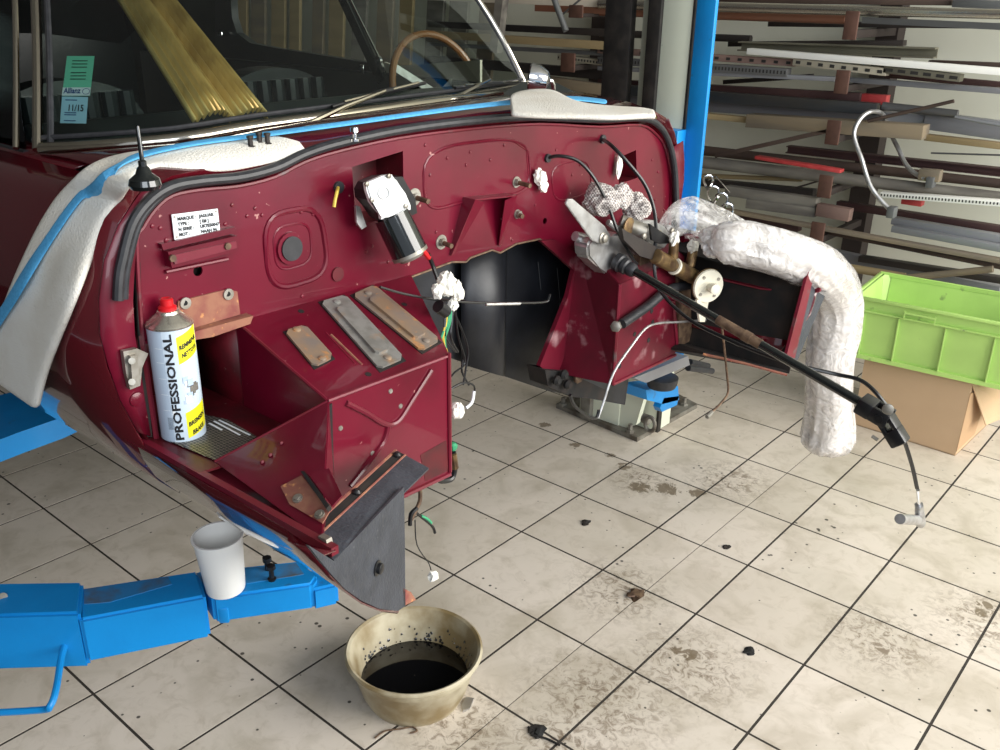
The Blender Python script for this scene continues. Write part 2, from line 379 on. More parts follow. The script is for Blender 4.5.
M['ceil'] = mat('grey_ceiling_panels', (.30, .30, .28), .8)
mb = MB(); mb.box((-1.2, -.6, 4.25), (8, 7.4, .1)); struct(mb.build('unseen_ceiling', 'ceil'))  # out of view; added to darken reflections from above
# ------------------------------------------------------------------ steel rack on the back wall
RY = 2.62
def P(px, py, dy=0): return at_y(px, py, RY+dy)
up_lab = ['dark brown rack upright right of the galvanised hoop tubes', 'dark brown rack upright behind the car windscreen pillar']
for k, (ux, uy, label) in enumerate(((886, 60, up_lab[0]), (600, 90, up_lab[1]))):
    x = at_y(ux, uy, 2.93).x
    r = thing('rack_upright', label, 'rack', (x, 2.93, 0), 'rack uprights')
    mb = MB(); mb.box((x, 2.93, 1.25), (.10, .10, 2.5)); mb.build('upright', 'rackdark', r)
    if k == 0: arms = [(851, 11, 40), (842, 70, 94), (833, 120, 145), (825, 175, 198), (817, 222, 246)]
    else: arms = [(568, 53, 72), (576, 5, 18)]
    for ax, y0, y1 in arms:
        a = at_y(ax, y0, 2.36); b = at_y(ax, y1, 2.36); h = max(a.z-b.z, .03)
        mb = MB(); mb.box(((a.x+b.x)/2, (2.37+2.93)/2, b.z+h*.2), (.03, .56, h*.3), bev=.003); mb.build('arm_shaft', 'rackdark', r)
        mb = MB(); mb.box(((a.x+b.x)/2, 2.36, (a.z+b.z)/2), (abs(at_y(ax+7, y0, 2.36).x-at_y(ax-7, y0, 2.36).x), .012, h), bev=.004)
        mb.build('arm', 'rackbrown', r)
def bar(name, label, p0, p1, t, m, dy=0.0, shape='flat', cat='bar', depth=.05, r2=None, perf=None):
    a, b = P(*p0, dy), P(*p1, dy)
    da = (a-CAM).dot(DI); db = (b-CAM).dot(DI); ta = t*da/FPX*1.02; tb = (r2 or t)*db/FPX*1.02; h = (ta+tb)/2
    c = V((0, 0, 1))
    mb = MB()
    if shape == 'tube': mb.tube([a, b], [ta/2, tb/2], 14)
    elif shape == 'channel':
        mb.beam(a+c*h*.42, b+c*h*.42, depth, h*.16); mb.beam(a-c*h*.42, b-c*h*.42, depth, h*.16); mb.beam(a+V((0, depth*.4, 0)), b+V((0, depth*.4, 0)), depth*.2, h)
    elif shape == 'angle':
        mb.beam(a, b, .006, h); mb.beam(a-c*h*.45+V((0, depth/2, 0)), b-c*h*.45+V((0, depth/2, 0)), depth, h*.12)
    elif shape == 'beam_i':
        mb.beam(a+c*h*.42, b+c*h*.42, depth, h*.16); mb.beam(a-c*h*.42, b-c*h*.42, depth, h*.16); mb.beam(a, b, depth*.2, h)
    elif shape == 'sag':
        n = 10; pts = [a.lerp(b, i/n)+V((0, 0, -.010*math.sin(PI*i/n))) for i in range(n+1)]; mb.tube(pts, h/2, 10)
    else: mb.beam(a, b, depth, h, bev=min(.002, h*.1))
    o = mb.build(name, m)
    if perf:
        root = thing(name, label, cat, tuple(a)); o.name = 'strip'; o.data.transform(Matrix.Translation(-a)); o.parent = root
        n, sz = perf; hb = MB(); x = (b-a).normalized()
        for i in range(n):
            q = a.lerp(b, (i+.5)/n)+V((0, -depth/2-.0008, 0)); L_ = (b-a).length/n
            hb.beam(q-x*L_*sz/2, q+x*L_*sz/2, .001, h*.42)
        ho = hb.build('slots', 'holes', root); ho['kind'] = 'stuff'
        return root
    tag(o, label, cat); return o
B = bar
B('steel_bar', 'reddish brown steel bar along the very top of the picture', (716, 0), (952, 2), 6, 'bar_brown', .12)
B('steel_bar', 'grey steel bar at the top right corner end of the rack', (954, 3), (1030, 6), 8, 'bar_grey', .10)
B('round_tube', 'long shiny round steel tube on the top rack level', (600, 4), (1030, 15), 9.5, 'bar_tube', -.12, 'tube', 'tube')
B('copper_pipe', 'orange brown pipe under the long shiny tube', (600, 11), (846, 19.5), 9, 'copperpipe', -.06, 'tube', 'pipe')
B('steel_angle', 'grey steel angle right of the top brown rack arm', (862, 20), (1030, 28), 6, 'bar_grey', .0, 'angle')
B('dark_bar', 'dark flat bar lying behind the grey angle on the top level', (770, 24), (1020, 26), 5, 'bar_dark', .12)
B('dark_tube', 'short dark tube end beside the blue lift post', (600, 33), (751, 39), 7, 'bar_dark', .05, 'tube', 'tube')
B('dark_bar', 'thin black bar lying in shadow above the olive channel', (730, 44), (905, 43), 5, 'bar_dark', .15)
B('metal_channel', 'olive grey metal channel above the white bar', (740, 46), (936, 53), 9.5, 'bar_olive', -.05, 'channel', 'channel')
B('white_bar', 'long white painted bar on the second rack level', (749, 51), (1030, 74), 4.5, 'white_bar', -.16, r2=8)
B('perforated_strip', 'brown slotted strip left of the tan slotted strip', (600, 50), (797, 63), 6, 'pink', -.12, perf=(18, .35))
B('perforated_strip', 'tan slotted strip just under the white bar', (795, 61.5), (888, 72), 7, 'perf', -.15, perf=(8, .4))
B('perforated_strip', 'grey ladder like slotted strip ending right of the tan one', (885, 69), (962, 78), 7, 'bar_olive', -.15, perf=(6, .6))
B('toothed_rack', 'grey toothed rack strip next to the blue lift post', (600, 60), (789, 72.5), 7, 'bar_grey', -.15, perf=(60, .4))
B('flat_bar', 'pale grey flat bar beneath the toothed rack strip', (600, 68), (837, 79), 4, 'bar_lilac', -.14)
B('flat_bar', 'pale grey flat bar reaching the right edge on the second level', (849, 79.5), (1030, 93), 5, 'bar_lilac', -.10)
B('dark_bar', 'dark brown bar directly above the pale flat bar at right', (885, 74), (1030, 88), 6, 'bar_maroon', .0)
B('steel_bar', 'greyish brown bar behind the right end of the white bar', (930, 62), (1030, 66), 4, 'bar_brown', .12)
B('dark_bar', 'dark brown bar on the third level above the blue black flat', (600, 82), (862, 97), 7, 'bar_maroon', .0)
B('steel_bar', 'steel tube with red painted end behind the third rack arm', (861, 98), (888, 100), 9, 'redbar', .02)
B('dark_bar', 'black diagonal bar in shadow under the second rack level', (725, 82), (812, 76), 4, 'bar_dark', .18)
B('steel_flat', 'wide blue black steel flat on the third level', (600, 88), (878, 109), 10, 'bar_blue', -.06)
B('grey_sheet', 'light grey metal sheet on the third rack level', (600, 98), (930, 121), 11, 'bar_lilac', .02, cat='sheet')
B('box_section', 'pale grey box section at the right of the third level', (926, 120), (1030, 134), 17, 'bar_lilac', .0)
B('conduit', 'grey tube with flanged end right of the red painted end', (883, 106), (958, 114), 8, 'bar_grey', -.06, 'tube', 'tube')
B('rusty_rod', 'rusty rod sticking up to the right behind the hoop tube', (868, 121), (954, 101), 3.6, 'bar_brown', -.18, 'tube', 'rod')
B('grey_tube', 'thin grey tube sloping down to the right edge by the box section', (955, 117), (1030, 131), 3, 'bar_lilac', -.08, 'tube', 'tube')
B('brass_strip', 'yellow brass strip just right of the blue lift post', (600, 105), (750, 120), 5, 'wood_yellow', -.05)
B('wooden_plank', 'weathered wooden plank behind the top of the hoop tube', (750, 120), (926, 132), 13, 'wood', -.12, cat='plank', depth=.09)
B('wooden_batten', 'yellow wooden batten from the plank to the right edge', (926, 137), (1030, 149), 6, 'wood_yellow', -.08, cat='batten')
B('rusty_rod', 'rusty flat rod rising diagonally below the weathered plank', (715, 156), (836, 129), 4.2, 'bar_brown', -.16, cat='rod', depth=.01)
B('thin_rod', 'thin grey rod against the cream wall at right', (931, 153), (1030, 156), 1.8, 'bar_grey', .15, 'tube', 'rod')
B('i_beam', 'dark oxblood steel beam running to the right edge on the fourth level', (788, 149), (1030, 175), 7.5, 'bar_maroon', .05, 'beam_i', 'beam')
B('round_pipe', 'dark grey round pipe on the fourth level behind the red strip', (600, 139), (1030, 187), 9.5, 'bar_brown', .0, 'tube', 'pipe')
B('round_pipe', 'grey brown round pipe below the red strip on the fourth level', (600, 150), (1030, 201), 11.5, 'wood_grey', -.09, 'tube', 'pipe')
B('red_strip', 'tapering red strip lying on the fourth level pipes', (757, 157), (842, 171), 2.5, 'redbar', -.17, r2=4, cat='strip')
B('wooden_dowel', 'pale wooden dowel below the grey brown pipe at left', (600, 172), (802, 179.5), 4.5, 'wood_yellow', -.02, 'tube', 'dowel')
B('dark_bar', 'dark bar below the pale dowel on the fifth level', (600, 172), (815, 193), 7, 'bar_dark', .06)
B('thin_rod', 'thin dark rod slanting up to the fourth rack arm', (795, 188), (822, 180), 1.8, 'bar_dark', -.1, 'tube', 'rod')
B('timber_rail', 'upper grey timber rail of the fifth level', (727, 190), (818, 203), 10, 'wood_grey', -.12, cat='rail', depth=.05)
B('timber_rail', 'lower grey timber rail of the fifth level', (748, 203), (817, 212), 9, 'wood_grey', -.13, cat='rail', depth=.05)
B('pink_block', 'pinkish brown bar end beside the hoop tube foot', (818, 209), (851, 215), 12, 'pink', -.14)
B('steel_strip', 'long tan steel strip under the timber rails', (600, 187), (1030, 266), 3.4, 'wood', -.17, cat='strip')
B('steel_strip', 'brown steel strip below the long tan one', (820, 230), (1030, 272), 4, 'bar_brown', -.12, cat='strip')
B('dark_bar', 'dark maroon bar left of the lowest rack arm', (600, 192), (800, 228), 6, 'bar_maroon', -.05)
B('dark_bar', 'dark maroon bar behind the hoop tube foot', (838, 204), (1030, 234), 7, 'bar_maroon', .0)
B('lilac_section', 'upper pale galvanised section at lower right of the rack', (893, 220), (1030, 243), 7, 'bar_lilac', -.10)
B('lilac_section', 'lower pale galvanised section at lower right of the rack', (893, 228), (1030, 253), 6.5, 'bar_lilac', -.14)
B('white_perforated_strip', 'white perforated strip right of the hoop tube', (882, 194), (1030, 205), 5.5, 'white_bar', -.16, perf=(44, .4))
B('red_tag', 'small dark red metal tag below the white perforated strip', (903, 200), (923, 203), 6, 'redbar', -.1, cat='tag')
B('wooden_block', 'small cut wooden block beside the rear hoop tube leg', (920, 174), (941, 176), 11, 'wood', -.12, cat='block')
B('dark_bar', 'dark bar under the brown strip at lower right', (860, 258), (1030, 284), 6, 'bar_dark', .02)
B('grey_sheet', 'bluish grey sheet edge behind the milky plastic wrap', (800, 248), (1000, 292), 12, 'bar_lilac', .10, cat='sheet')
B('wooden_pole', 'round wooden pole behind the left end of the green crate', (838, 266), (905, 277), 8, 'wood_yellow', -.15, 'tube', 'pole')
B('wooden_pole', 'round wooden pole rising to the right above the green crate', (905, 278), (993, 269), 7, 'wood', -.19, 'tube', 'pole')
B('dark_bar', 'black bar lying behind the green crate rim', (880, 287), (1030, 306), 9, 'bar_dark', .05)
# bars seen between the windscreen and the post
B('white_plank', 'whitewashed plank at the top between windscreen and lift post', (430, -4), (612, 3), 8, 'wood_white', -.1, cat='plank')
B('rusty_angle', 'red brown angle iron under the whitewashed plank', (535, 8), (612, 11), 6, 'copperpipe', -.12, 'angle')
B('silver_tube', 'silver tube end hanging down diagonally beside the lift post', (553, -4), (566, 31), 6, 'bar_grey', -.3, 'tube', 'tube')
B('thin_rod', 'thin rod crossing the silver tube beside the lift post', (582, -2), (563, 14), 2, 'bar_grey', -.24, 'tube', 'rod')
B('dark_bar', 'black bar above the tan plank left of the lift post', (430, 24), (612, 33), 6, 'bar_dark', 0)
B('tan_plank', 'tan plank left of the black lift post edge', (430, 34), (612, 46), 7, 'wood_yellow', -.14, cat='plank')
B('grey_flat', 'grey flat bar just under the tan plank', (430, 44), (612, 54), 3.5, 'bar_grey', -.1)
B('toothed_rack', 'pale toothed strip left of the lift post', (560, 57), (607, 63), 5, 'perf', -.1, perf=(16, .4))
B('dark_bar', 'wide black bar above the lower tan plank', (430, 60), (612, 75), 9, 'bar_dark', .02)
B('tan_plank', 'lower grey tan plank above the car door mirror', (540, 80), (612, 91), 10, 'wood', -.12, cat='plank')
B('grey_tube', 'grey round tube behind the chrome door mirror', (430, 84), (612, 106), 8, 'wood_grey', -.05, 'tube', 'tube')
B('ladder_rail', 'grey ladder rail leaning right of the windscreen', (503, -10), (496, 52), 9, 'wood_grey', -.3, cat='ladder')
# galvanised hoop
hp = [(884, 116), (880, 112.5), (872, 111.5), (864, 115), (857, 124), (854, 135), (857, 147), (862, 160), (866, 174), (871, 187), (879, 198), (890, 210)]
hy = [2.60, 2.45, 2.38, 2.34, 2.31, 2.30, 2.29, 2.28, 2.28, 2.27, 2.27, 2.27]
hoop = thing('hoop_tube', 'bent galvanised hoop tube hanging over the rack bars', 'tube', tuple(at_y(854, 135, 2.3)))
MB().tube(smoothpath([at_y(*p, y) for p, y in zip(hp, hy)], 4), .0098, 12).build('tube', 'chrome' if 0 else 'alu', hoop)
h2 = [(884, 116), (888, 126), (893, 138), (899, 150), (905, 163), (913, 172), (925, 179)]
MB().tube(smoothpath([at_y(*p, 2.60-.02*i) for i, p in enumerate(h2)], 4), .0098, 12).build('tube', 'alu', hoop)
for (p, y, lab) in (((892, 212), 2.27, 0), ((931, 182), 2.48, 1)):
    c = at_y(*p, y); MB().box(c, (.03, .05, .045), bev=.002).build('foot_bracket', 'bar_grey', hoop)
# chain of hooks at the end of the timber rails
hk = thing('hook_cluster', 'cluster of steel hooks and rings hanging beside the lift post', 'hook', tuple(at_y(715, 200, 2.3)))
for i, (x, y, r) in enumerate(((708, 182, .022), (713, 195, .028), (721, 203, .032), (727, 212, .028))):
    c = at_y(x, y, 2.3); MB().tube([c+V((math.cos(a)*r, .012*math.sin(2*a), math.sin(a)*r*1.5)) for a in [2*PI*k/14 for k in range(14)]], .0065, 8, closed=True).build('ring', 'chrome', hk)

MB().tube([at_y(708, 180, 2.3), at_y(716, 176, 2.42), at_y(730, 192, 2.47)], .004, 6).build('hanger_wire', 'chrome', hk)
# ================================================================== CAR LIFT
post = thing('lift_post', 'tall two-post lift column of cream and blue steel behind the car', 'post', (-.25, 1.4, 0))
def colx(px, Y=1.25): return at_y(px, 15, Y).x
def pbox(x0, x1, y0, y1, z0, z1, name, m, bev=.002):
    return MB().box(((x0+x1)/2, (y0+y1)/2, (z0+z1)/2), (abs(x1-x0), abs(y1-y0), z1-z0), bev=bev).build(name, m, post)
X = {k: colx(k) for k in (605, 631, 637, 650, 663, 693, 696, 700, 718)}
pbox(X[605], X[631], 1.25, 1.285, .02, 2.6, 'rear_flange', 'postblack')
pbox(X[631]-.01, X[650]+.02, 1.345, 1.37, .02, 2.6, 'web', 'postcream')
pbox(X[650], X[663], 1.235, 1.36, .02, 2.6, 'guide_rail', 'postblack')
pbox(X[663], X[693], 1.25, 1.36, .02, 2.6, 'front_flange', 'postcream')
pbox(X[693], X[696], 1.245, 1.27, .02, 2.6, 'seam_strip', 'postblack')
pbox(X[696], X[718]-.012, 1.25, 1.27, .32, 2.6, 'carriage', 'liftblue')
z1 = at_y(688, 131, 1.22).z
pbox(X[663]-.01, X[696]+.004, 1.19, 1.25, .35, z1, 'carriage_sleeve', 'liftblue')
bp = MB(); bp.slab([at_z(637, 442, 0), at_z(556, 408, 0), at_z(625, 370, 0), at_z(697, 408, 0)], (0, 0, .02)); bp.build('base_plate', 'dirty_steel', post)
c = at_z(637, 433, .02)
for p in ((563, 405), (630, 432), (684, 405)):
    q = at_z(*p, .02); MB().lathe([(.018, 0), (.018, .012), (.010, .012), (.010, .035)], q, 6).build('anchor_bolt', 'dirty_steel', post)
MB().box(at_y(603, 398, 1.22)+V((0, 0, .0)), (.20, .05, .30), bev=.004).build('foot_gusset', 'postcream', post)
MB().slab([at_y(622, 372, 1.20), at_y(634, 370, 1.20), at_y(648, 385, 1.20), at_y(636, 425, 1.20), at_y(618, 430, 1.20)], (0, .03, 0)).build('foot_gusset', 'postcream', post)
MB().box(at_y(588, 400, 1.19), (.05, .04, .17), bev=.003).build('foot_strut', 'dirty_steel', post)
q = at_y(650, 424, 1.13); MB().tube([q+V((math.cos(a)*.022, 0, math.sin(a)*.03)) for a in [2*PI*k/14 for k in range(14)]], .008, 8, closed=True).build('shackle', 'dirty_steel', post)
MB().cyl(q+V((-.05, .03, 0)), q+V((-.02, .03, 0)), .02).build('pin', 'dirty_steel', post)
# arm at the far side with rubber puck under the car
far = bpy.data.objects.new('lift_arm', None); col.objects.link(far); far.parent = post; far['label'] = 'short blue lift arm end with black rubber puck'
def fx(px, py, X_=.10): return at_x(px, py, X_)
MB().slab([fx(646, 390), fx(678, 386), fx(679, 400), fx(663, 404), fx(647, 400)], (-.10, 0, 0)).build('arm', 'liftblue', far)
MB().slab([fx(664, 398), fx(679, 396), fx(677, 405), fx(662, 412), fx(660, 408)], (-.03, 0, 0)).build('support', 'liftblue', far)
q = fx(662, 380, .13); MB().lathe([(.03, -.03), (.05, -.024), (.056, -.008), (.058, .012), (.05, .016)], q, 24).build('rubber_puck', 'rubber', far)
MB().slab([fx(634, 378, .22), fx(688, 356, .22), fx(690, 365, .22), fx(646, 383, .22)], (-.06, 0, 0)).build('steel_pad', 'bar_lilac', far)
MB().cyl(fx(688, 368, .12), fx(712, 371, .12), .012).build('bumper_pin', 'rubber', far)
MB().cyl(fx(690, 362, .08), fx(708, 366, .08), .012).build('bumper_pin', 'rubber', far)

# near arm lower left
near = thing('car_lift', 'long blue telescopic lift arm carrying the white cup', 'lift', (-.3, -1.8, 0))
ZT = .60
def arm_seg(px_top, z, depth, name, m, drop=None):
    pts = [at_z(*p, z) for p in px_top]
    return MB().slab(pts, (0, 0, -depth)).build(name, m, near)
outer_top = [(-60, 583), (83, 581), (80, 613), (-60, 617)]
a0 = [at_z(*p, ZT+.012) for p in outer_top]
def armbox(pts, depth, name, m, bev=.006):
    b = MB(); b.slab(pts, (0, 0, -depth)); bmesh.ops.bevel(b.bm, geom=list(b.bm.edges), offset=bev, segments=2, affect='EDGES'); return b.build(name, m, near)
armbox(a0, .125, 'outer_sleeve', 'liftblue')
mid = [(79, 588), (198, 570), (206, 596), (79, 620)]
armbox([at_z(*p, ZT) for p in mid], .098, 'middle_section', 'liftblue')
MB().slab([at_z(*p, ZT+.001) for p in ((84, 589), (168, 577), (172, 584), (110, 602), (84, 604))], (0, 0, -.001)).build('grease_film', 'greasyblue', near)
inn = [(194, 571), (300, 560), (318, 575), (312, 584), (212, 598)]
armbox([at_z(*p, ZT-.006) for p in inn], .060, 'inner_section', 'liftblue')
MB().slab([at_z(*p, ZT-.005) for p in ((196, 573), (296, 563), (304, 574), (208, 590))], (0, 0, -.001)).build('grease_film', 'greasyblue', near)
armbox([at_z(*p, ZT-.02) for p in ((300, 568), (335, 572), (338, 584), (312, 590))], .05, 'tip', 'liftblue')
e0 = at_z(70, 625, ZT-.05)
MB().box(at_z(86, 640, ZT-.07), (.055, .03, .05), RZ := Matrix.Rotation(.8, 3, 'Z'), bev=.004).build('stop_block', 'liftblue', near)
MB().box(at_z(224, 614, ZT-.05), (.02, .014, .035), RZ, bev=.003).build('stop_lug', 'liftblue', near)
MB().cyl(at_z(69, 632, ZT-.05), at_z(69, 632, ZT-.05)+V((.012, -.012, .004)), .008).build('pivot_bolt', 'dirty_steel', near)
hpts = [(70, 632), (62, 655), (56, 690), (50, 706), (40, 710), (-30, 714)]
MB().tube(smoothpath([at_z(*p, ZT-.055-.012*i) for i, p in enumerate(hpts)], 4), .0062, 10).build('release_handle', 'liftblue', near)
MB().cyl(at_z(3, 597, ZT+.012), at_z(3, 597, ZT+.014), .008).build('hole_plug', 'dirty_steel', near)
for p in ((271, 578), (268, 562)): pass
q = at_z(272, 580, ZT-.006)
MB().lathe([(.008, 0), (.009, .004), (.005, .006), (.005, .025), (.009, .026), (.009, .034), (.005, .036)], q, 8).build('arm_pin', 'black_plastic', near)
q = at_z(268, 570, ZT-.006)
MB().lathe([(.006, 0), (.006, .02), (.009, .021), (.009, .03)], q, 8).build('arm_pin', 'black_plastic', near)
# rear arm, seen behind the foam
rear = thing('car_lift', 'blue lift arm under the car door behind the white padding', 'lift', (-.8, -1.6, 0))
rp = [(-40, 400), (20, 388), (60, 378), (110, 374)]
b = MB(); b.slab([at_z(*p, ZT) for p in ((-60, 405), (0, 395), (60, 380), (130, 378), (130, 392), (100, 400), (60, 418), (20, 432), (-60, 462))], (0, 0, -.06)); b.build('arm', 'liftblue', rear)

# ================================================================== THE CAR
YC = -.232; F = .30
car = thing('classic_car', 'maroon classic sports car with its front end stripped, raised on the lift', 'car', (0, YC, .72))
def fw(px, py, X_=F): return at_x(px, py, X_)
# body skin profile, s = distance from centre line
seal_px = [(118, 300), (119, 280), (122, 262), (132, 225), (148, 202), (170, 187), (200, 181), (240, 177), (275, 168), (305, 154), (340, 143), (400, 130), (470, 121), (530, 117), (600, 119.5), (640, 118), (657, 124), (668, 140), (674, 165), (676, 195), (676.5, 230)]
outl = [(-.882, 1.169), (-.875, 1.224), (-.857, 1.284), (-.827, 1.335), (-.784, 1.382), (-.73, 1.400), (-.679, 1.404), (-.603, 1.397), (-.531, 1.400), (-.465, 1.414), (-.383, 1.424), (-.232, 1.433), (0, 1.434), (.2, 1.428), (.36, 1.41), (.47, 1.396), (.6, 1.390), (.70, 1.384), (.76, 1.362), (.81, 1.315), (.845, 1.25), (.865, 1.17)]
lower = [(-.881, 1.117), (-.868, 1.053), (-.850, .991), (-.838, .955), (-.818, .90), (-.785, .845), (-.72, .78), (-.64, .725), (-.58, .70)]
# windscreen base curve
wb = [(40, 150, 1.400), (100, 147, 1.408), (180, 140, 1.418), (250, 128, 1.426), (330, 117, 1.431), (430, 103, 1.433), (482, 95, 1.425), (525, 86, 1.407)]
wbase = [at_z(*p) for p in wb]
wbs = smoothpath(wbase, 5)
def base_at(y):
    for a, b_ in zip(wbs, wbs[1:]):
        if a.y <= y <= b_.y: t = (y-a.y)/(b_.y-a.y); return a.lerp(b_, t)
    return wbs[0] if y < wbs[0].y else wbs[-1]
skin = MB()
cow = [(s, z) for s, z in outl if -.79 < s < .79]
rows = []
for k in range(7):
    t = k/6; row = []
    for s, z in cow:
        fpt = V((F+.006, YC+s, z)); bq = base_at(YC+s); bq = V((bq.x+.012, YC+s, bq.z-.004))
        p = fpt.lerp(bq, t); p.z += .012*math.sin(PI*t)
        if k == 0: p.z -= .006
        row.append(p)
    rows.append(row)
rows.insert(0, [p+V((-.004, 0, -.024)) for p in rows[0]])
skin.grid(rows)
prof = [(s, z) for s, z in outl if s <= -.78][::-1] + lower
profR = [(.775, 1.352), (.815, 1.310), (.848, 1.25), (.868, 1.17)] + [(.873, 1.10), (.866, 1.05)] + [(-a, b_) for a, b_ in lower[2:]]
Xst = [F+.006, .1, -.15, -.5, -1.0, -1.6, -2.4]
for sg in (-1, 1):
    rows = []
    for i, x in enumerate(Xst):
        k = [0, .006, .012, .02, .026, .02, 0][i]; row = []
        for s, z in (prof if sg < 0 else profR):
            zz = z - (0 if z < 1.0 else (z-1.0)/.4*[0, -.004, -.006, -.004, .0, .0, .0][i])
            if sg > 0 and i == 0: pass
            row.append(V((x, YC+sg*(abs(s)+k*(1 if z > .9 else .3)), zz)))
        rows.append(row)
    # shoulder to door window base
    skin.grid(rows)
    sh = []
    for i, x in enumerate(Xst[1:]):
        dz = 0 if sg < 0 else -.03
        sh.append([V((x, YC+sg*.79, 1.386+dz)), V((x, YC+sg*.74, 1.395+dz*.6)), V((x, YC+sg*.70, 1.36+dz))])
    skin.grid(sh)
skin_bvh = BVHTree.FromBMesh(skin.bm)
body = skin.build('body_shell', 'maroon_clean', car, solid=.003); body['label'] = 'glossy dark maroon outer bodywork'
# sill forward of the bulkhead, lip and closing
P1 = at_x(301, 537, .71); P2 = at_x(396, 450, .575); P3 = at_x(429, 468, .635); P4 = at_x(334, 560, .775)
D1 = P4; D2 = P4.lerp(P3, .78)
dirp = (D2-D1); dirp.z = 0; dirp.normalize(); nn = V((-dirp.y, dirp.x, 0)); nn = nn if nn.x > 0 else -nn
def plate_x(y): return D1.x - (y-D1.y)*nn.y/nn.x
for sg, nm in ((-1, 0), (1, 1)):
    mb = MB(); rows = []
    for x in (F-.02, .5, .65, .79 if sg < 0 else .77):
        sh = .012*max(0, (x-.5)/.3)
        rows.append([V((min(x, plate_x(YC-s)), YC+sg*(s-sh), z+sh*.3)) for s, z in ((.838, .955), (.832, .925), (.815, .885), (.785, .845), (.735, .795), (.66, .74), (.585, .705))[:7 if sg < 0 else 5]])
    if sg < 0:
        def pl0(px, py): return at_p(px, py, D1, nn)-V((.003, 0, 0))
        rows[-1] = [rows[-1][0]] + [pl0(*p) for p in ((319, 559), (332, 577), (347, 592), (363, 604), (382, 612), (399, 614))]
        rows[-2] = [a.lerp(b_, .25) for a, b_ in zip(rows[-2], rows[-1])]
    mb.grid(rows); mb.build('sill_skin', 'maroon_clean', car, solid=.003)
    mb = MB(); mb.slab([V((.24, YC+sg*.840, .95)), V((.778, YC+sg*.832, .95)), V((.778, YC+sg*.832, .963)), V((.24, YC+sg*.840, .966))], (0, -sg*.012, 0))
    mb.slab([V((.24, YC+sg*.838, .948)), V((.778, YC+sg*.832, .948)), V((.765, YC+sg*.822, .940)), V((.64, YC+sg*.765, .938)), V((.24, YC+sg*.765, .942))], (0, 0, .004))
    mb.build('sill_lip', 'maroon_dusty', car)
# forward facing flange strip (post face) outside the bulkhead, both sides
fo = [(158, 180), (140, 193), (118, 225), (104, 260), (99, 300), (100, 335), (108, 365), (120, 400), (138, 432)]
fi = [(166, 190), (155, 203), (139, 230), (134, 262), (132, 300), (134, 335), (139, 365), (144, 400), (150, 436)]
mb = MB()
A = [fw(*p, F+.008) for p in fo]; Bp = [fw(*p, F+.004) for p in fi]
mb.grid([[a, a.lerp(b_, .5)+V((.002, 0, 0)), b_, b_+V((-.05, .0, 0))] for a, b_ in zip(A, Bp)]); mb.build('post_face', 'maroon', car, solid=.003)
def mirY(p): return V((p.x, 2*YC-p.y, p.z))
mb = MB(); mb.grid([[mirY(a), mirY(a).lerp(mirY(b_), .5), mirY(b_)-V((0, 0.0, 0)), mirY(b_)+V((-.05, 0, 0))] for a, b_ in zip(A[3:], Bp[3:])]); mb.build('post_face', 'maroon', car, solid=.003)
# bulkhead panel
outer = [(137, 240), (139, 290), (143, 345), (170, 338), (236, 323), (280, 311), (345, 294), (411, 277), (430, 270), (452, 262), (466, 262), (470, 258), (492, 250), (500, 253), (516, 244), (540, 239), (557, 255), (574, 270), (565, 296), (538, 370), (560, 385), (690, 345), (680, 250), (673, 190), (666, 150), (656, 134), (640, 125), (600, 127), (540, 124), (470, 129), (400, 138), (340, 151), (305, 162), (275, 177), (240, 186), (200, 190), (172, 196), (155, 210), (143, 228)]
def circ(px, py, r, n=14): c_ = fw(px, py); return [c_+V((0, math.cos(2*PI*k/n)*r, math.sin(2*PI*k/n)*r)) for k in range(n)]
hole1 = [fw(*p) for p in ((352, 167), (403, 151), (404, 214), (356, 226))]
hole2 = [fw(*p) for p in ((616, 159), (636, 150), (637, 178), (619, 184))]
holes = [hole1, hole2, circ(545, 221, .008), circ(198, 271, .009), circ(290, 248, .026)]
fp = MB(); fp.holed([fw(*p) for p in outer], holes, (-.004, 0, 0)); bulk = fp.build('bulkhead', 'maroon', car, smooth=False); bulk['label'] = 'maroon engine bulkhead panel with pressed shapes and openings'
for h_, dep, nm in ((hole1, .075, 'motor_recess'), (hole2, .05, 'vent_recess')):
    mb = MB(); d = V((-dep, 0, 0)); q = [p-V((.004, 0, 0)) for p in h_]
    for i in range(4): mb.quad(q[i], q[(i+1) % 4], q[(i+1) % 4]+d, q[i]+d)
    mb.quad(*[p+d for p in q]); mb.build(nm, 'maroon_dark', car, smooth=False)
MB().slab([p-V((.02, 0, 0)) for p in circ(545, 221, .012)], (-.002, 0, 0)).build('hole_back', 'black_inside', car)
MB().slab([p-V((.02, 0, 0)) for p in circ(198, 271, .013)], (-.002, 0, 0)).build('hole_back', 'black_inside', car)
# raised turned edge round the bulkhead
edge = [fw(*p, F+.003) for p in outer[22:]+outer[:3]]
MB().tube(smoothpath(edge, 3), .0035, 6).build('folded_edge', 'maroon_dusty', car)
# weather seal
sp = [fw(*p, F+.016) for p in seal_px]
MB().tube(smoothpath(sp, 5), [(.009, .009)]*(len(sp)*5-4), 10).build('bonnet_seal', 'rubber', car)
MB().tube(smoothpath([p+V((.004, 0, 0))+(V((0, YC, 1.15))-p).normalized()*.012 for p in sp[:7]], 5), .0055, 8).build('seal_lip', 'rubber', car)
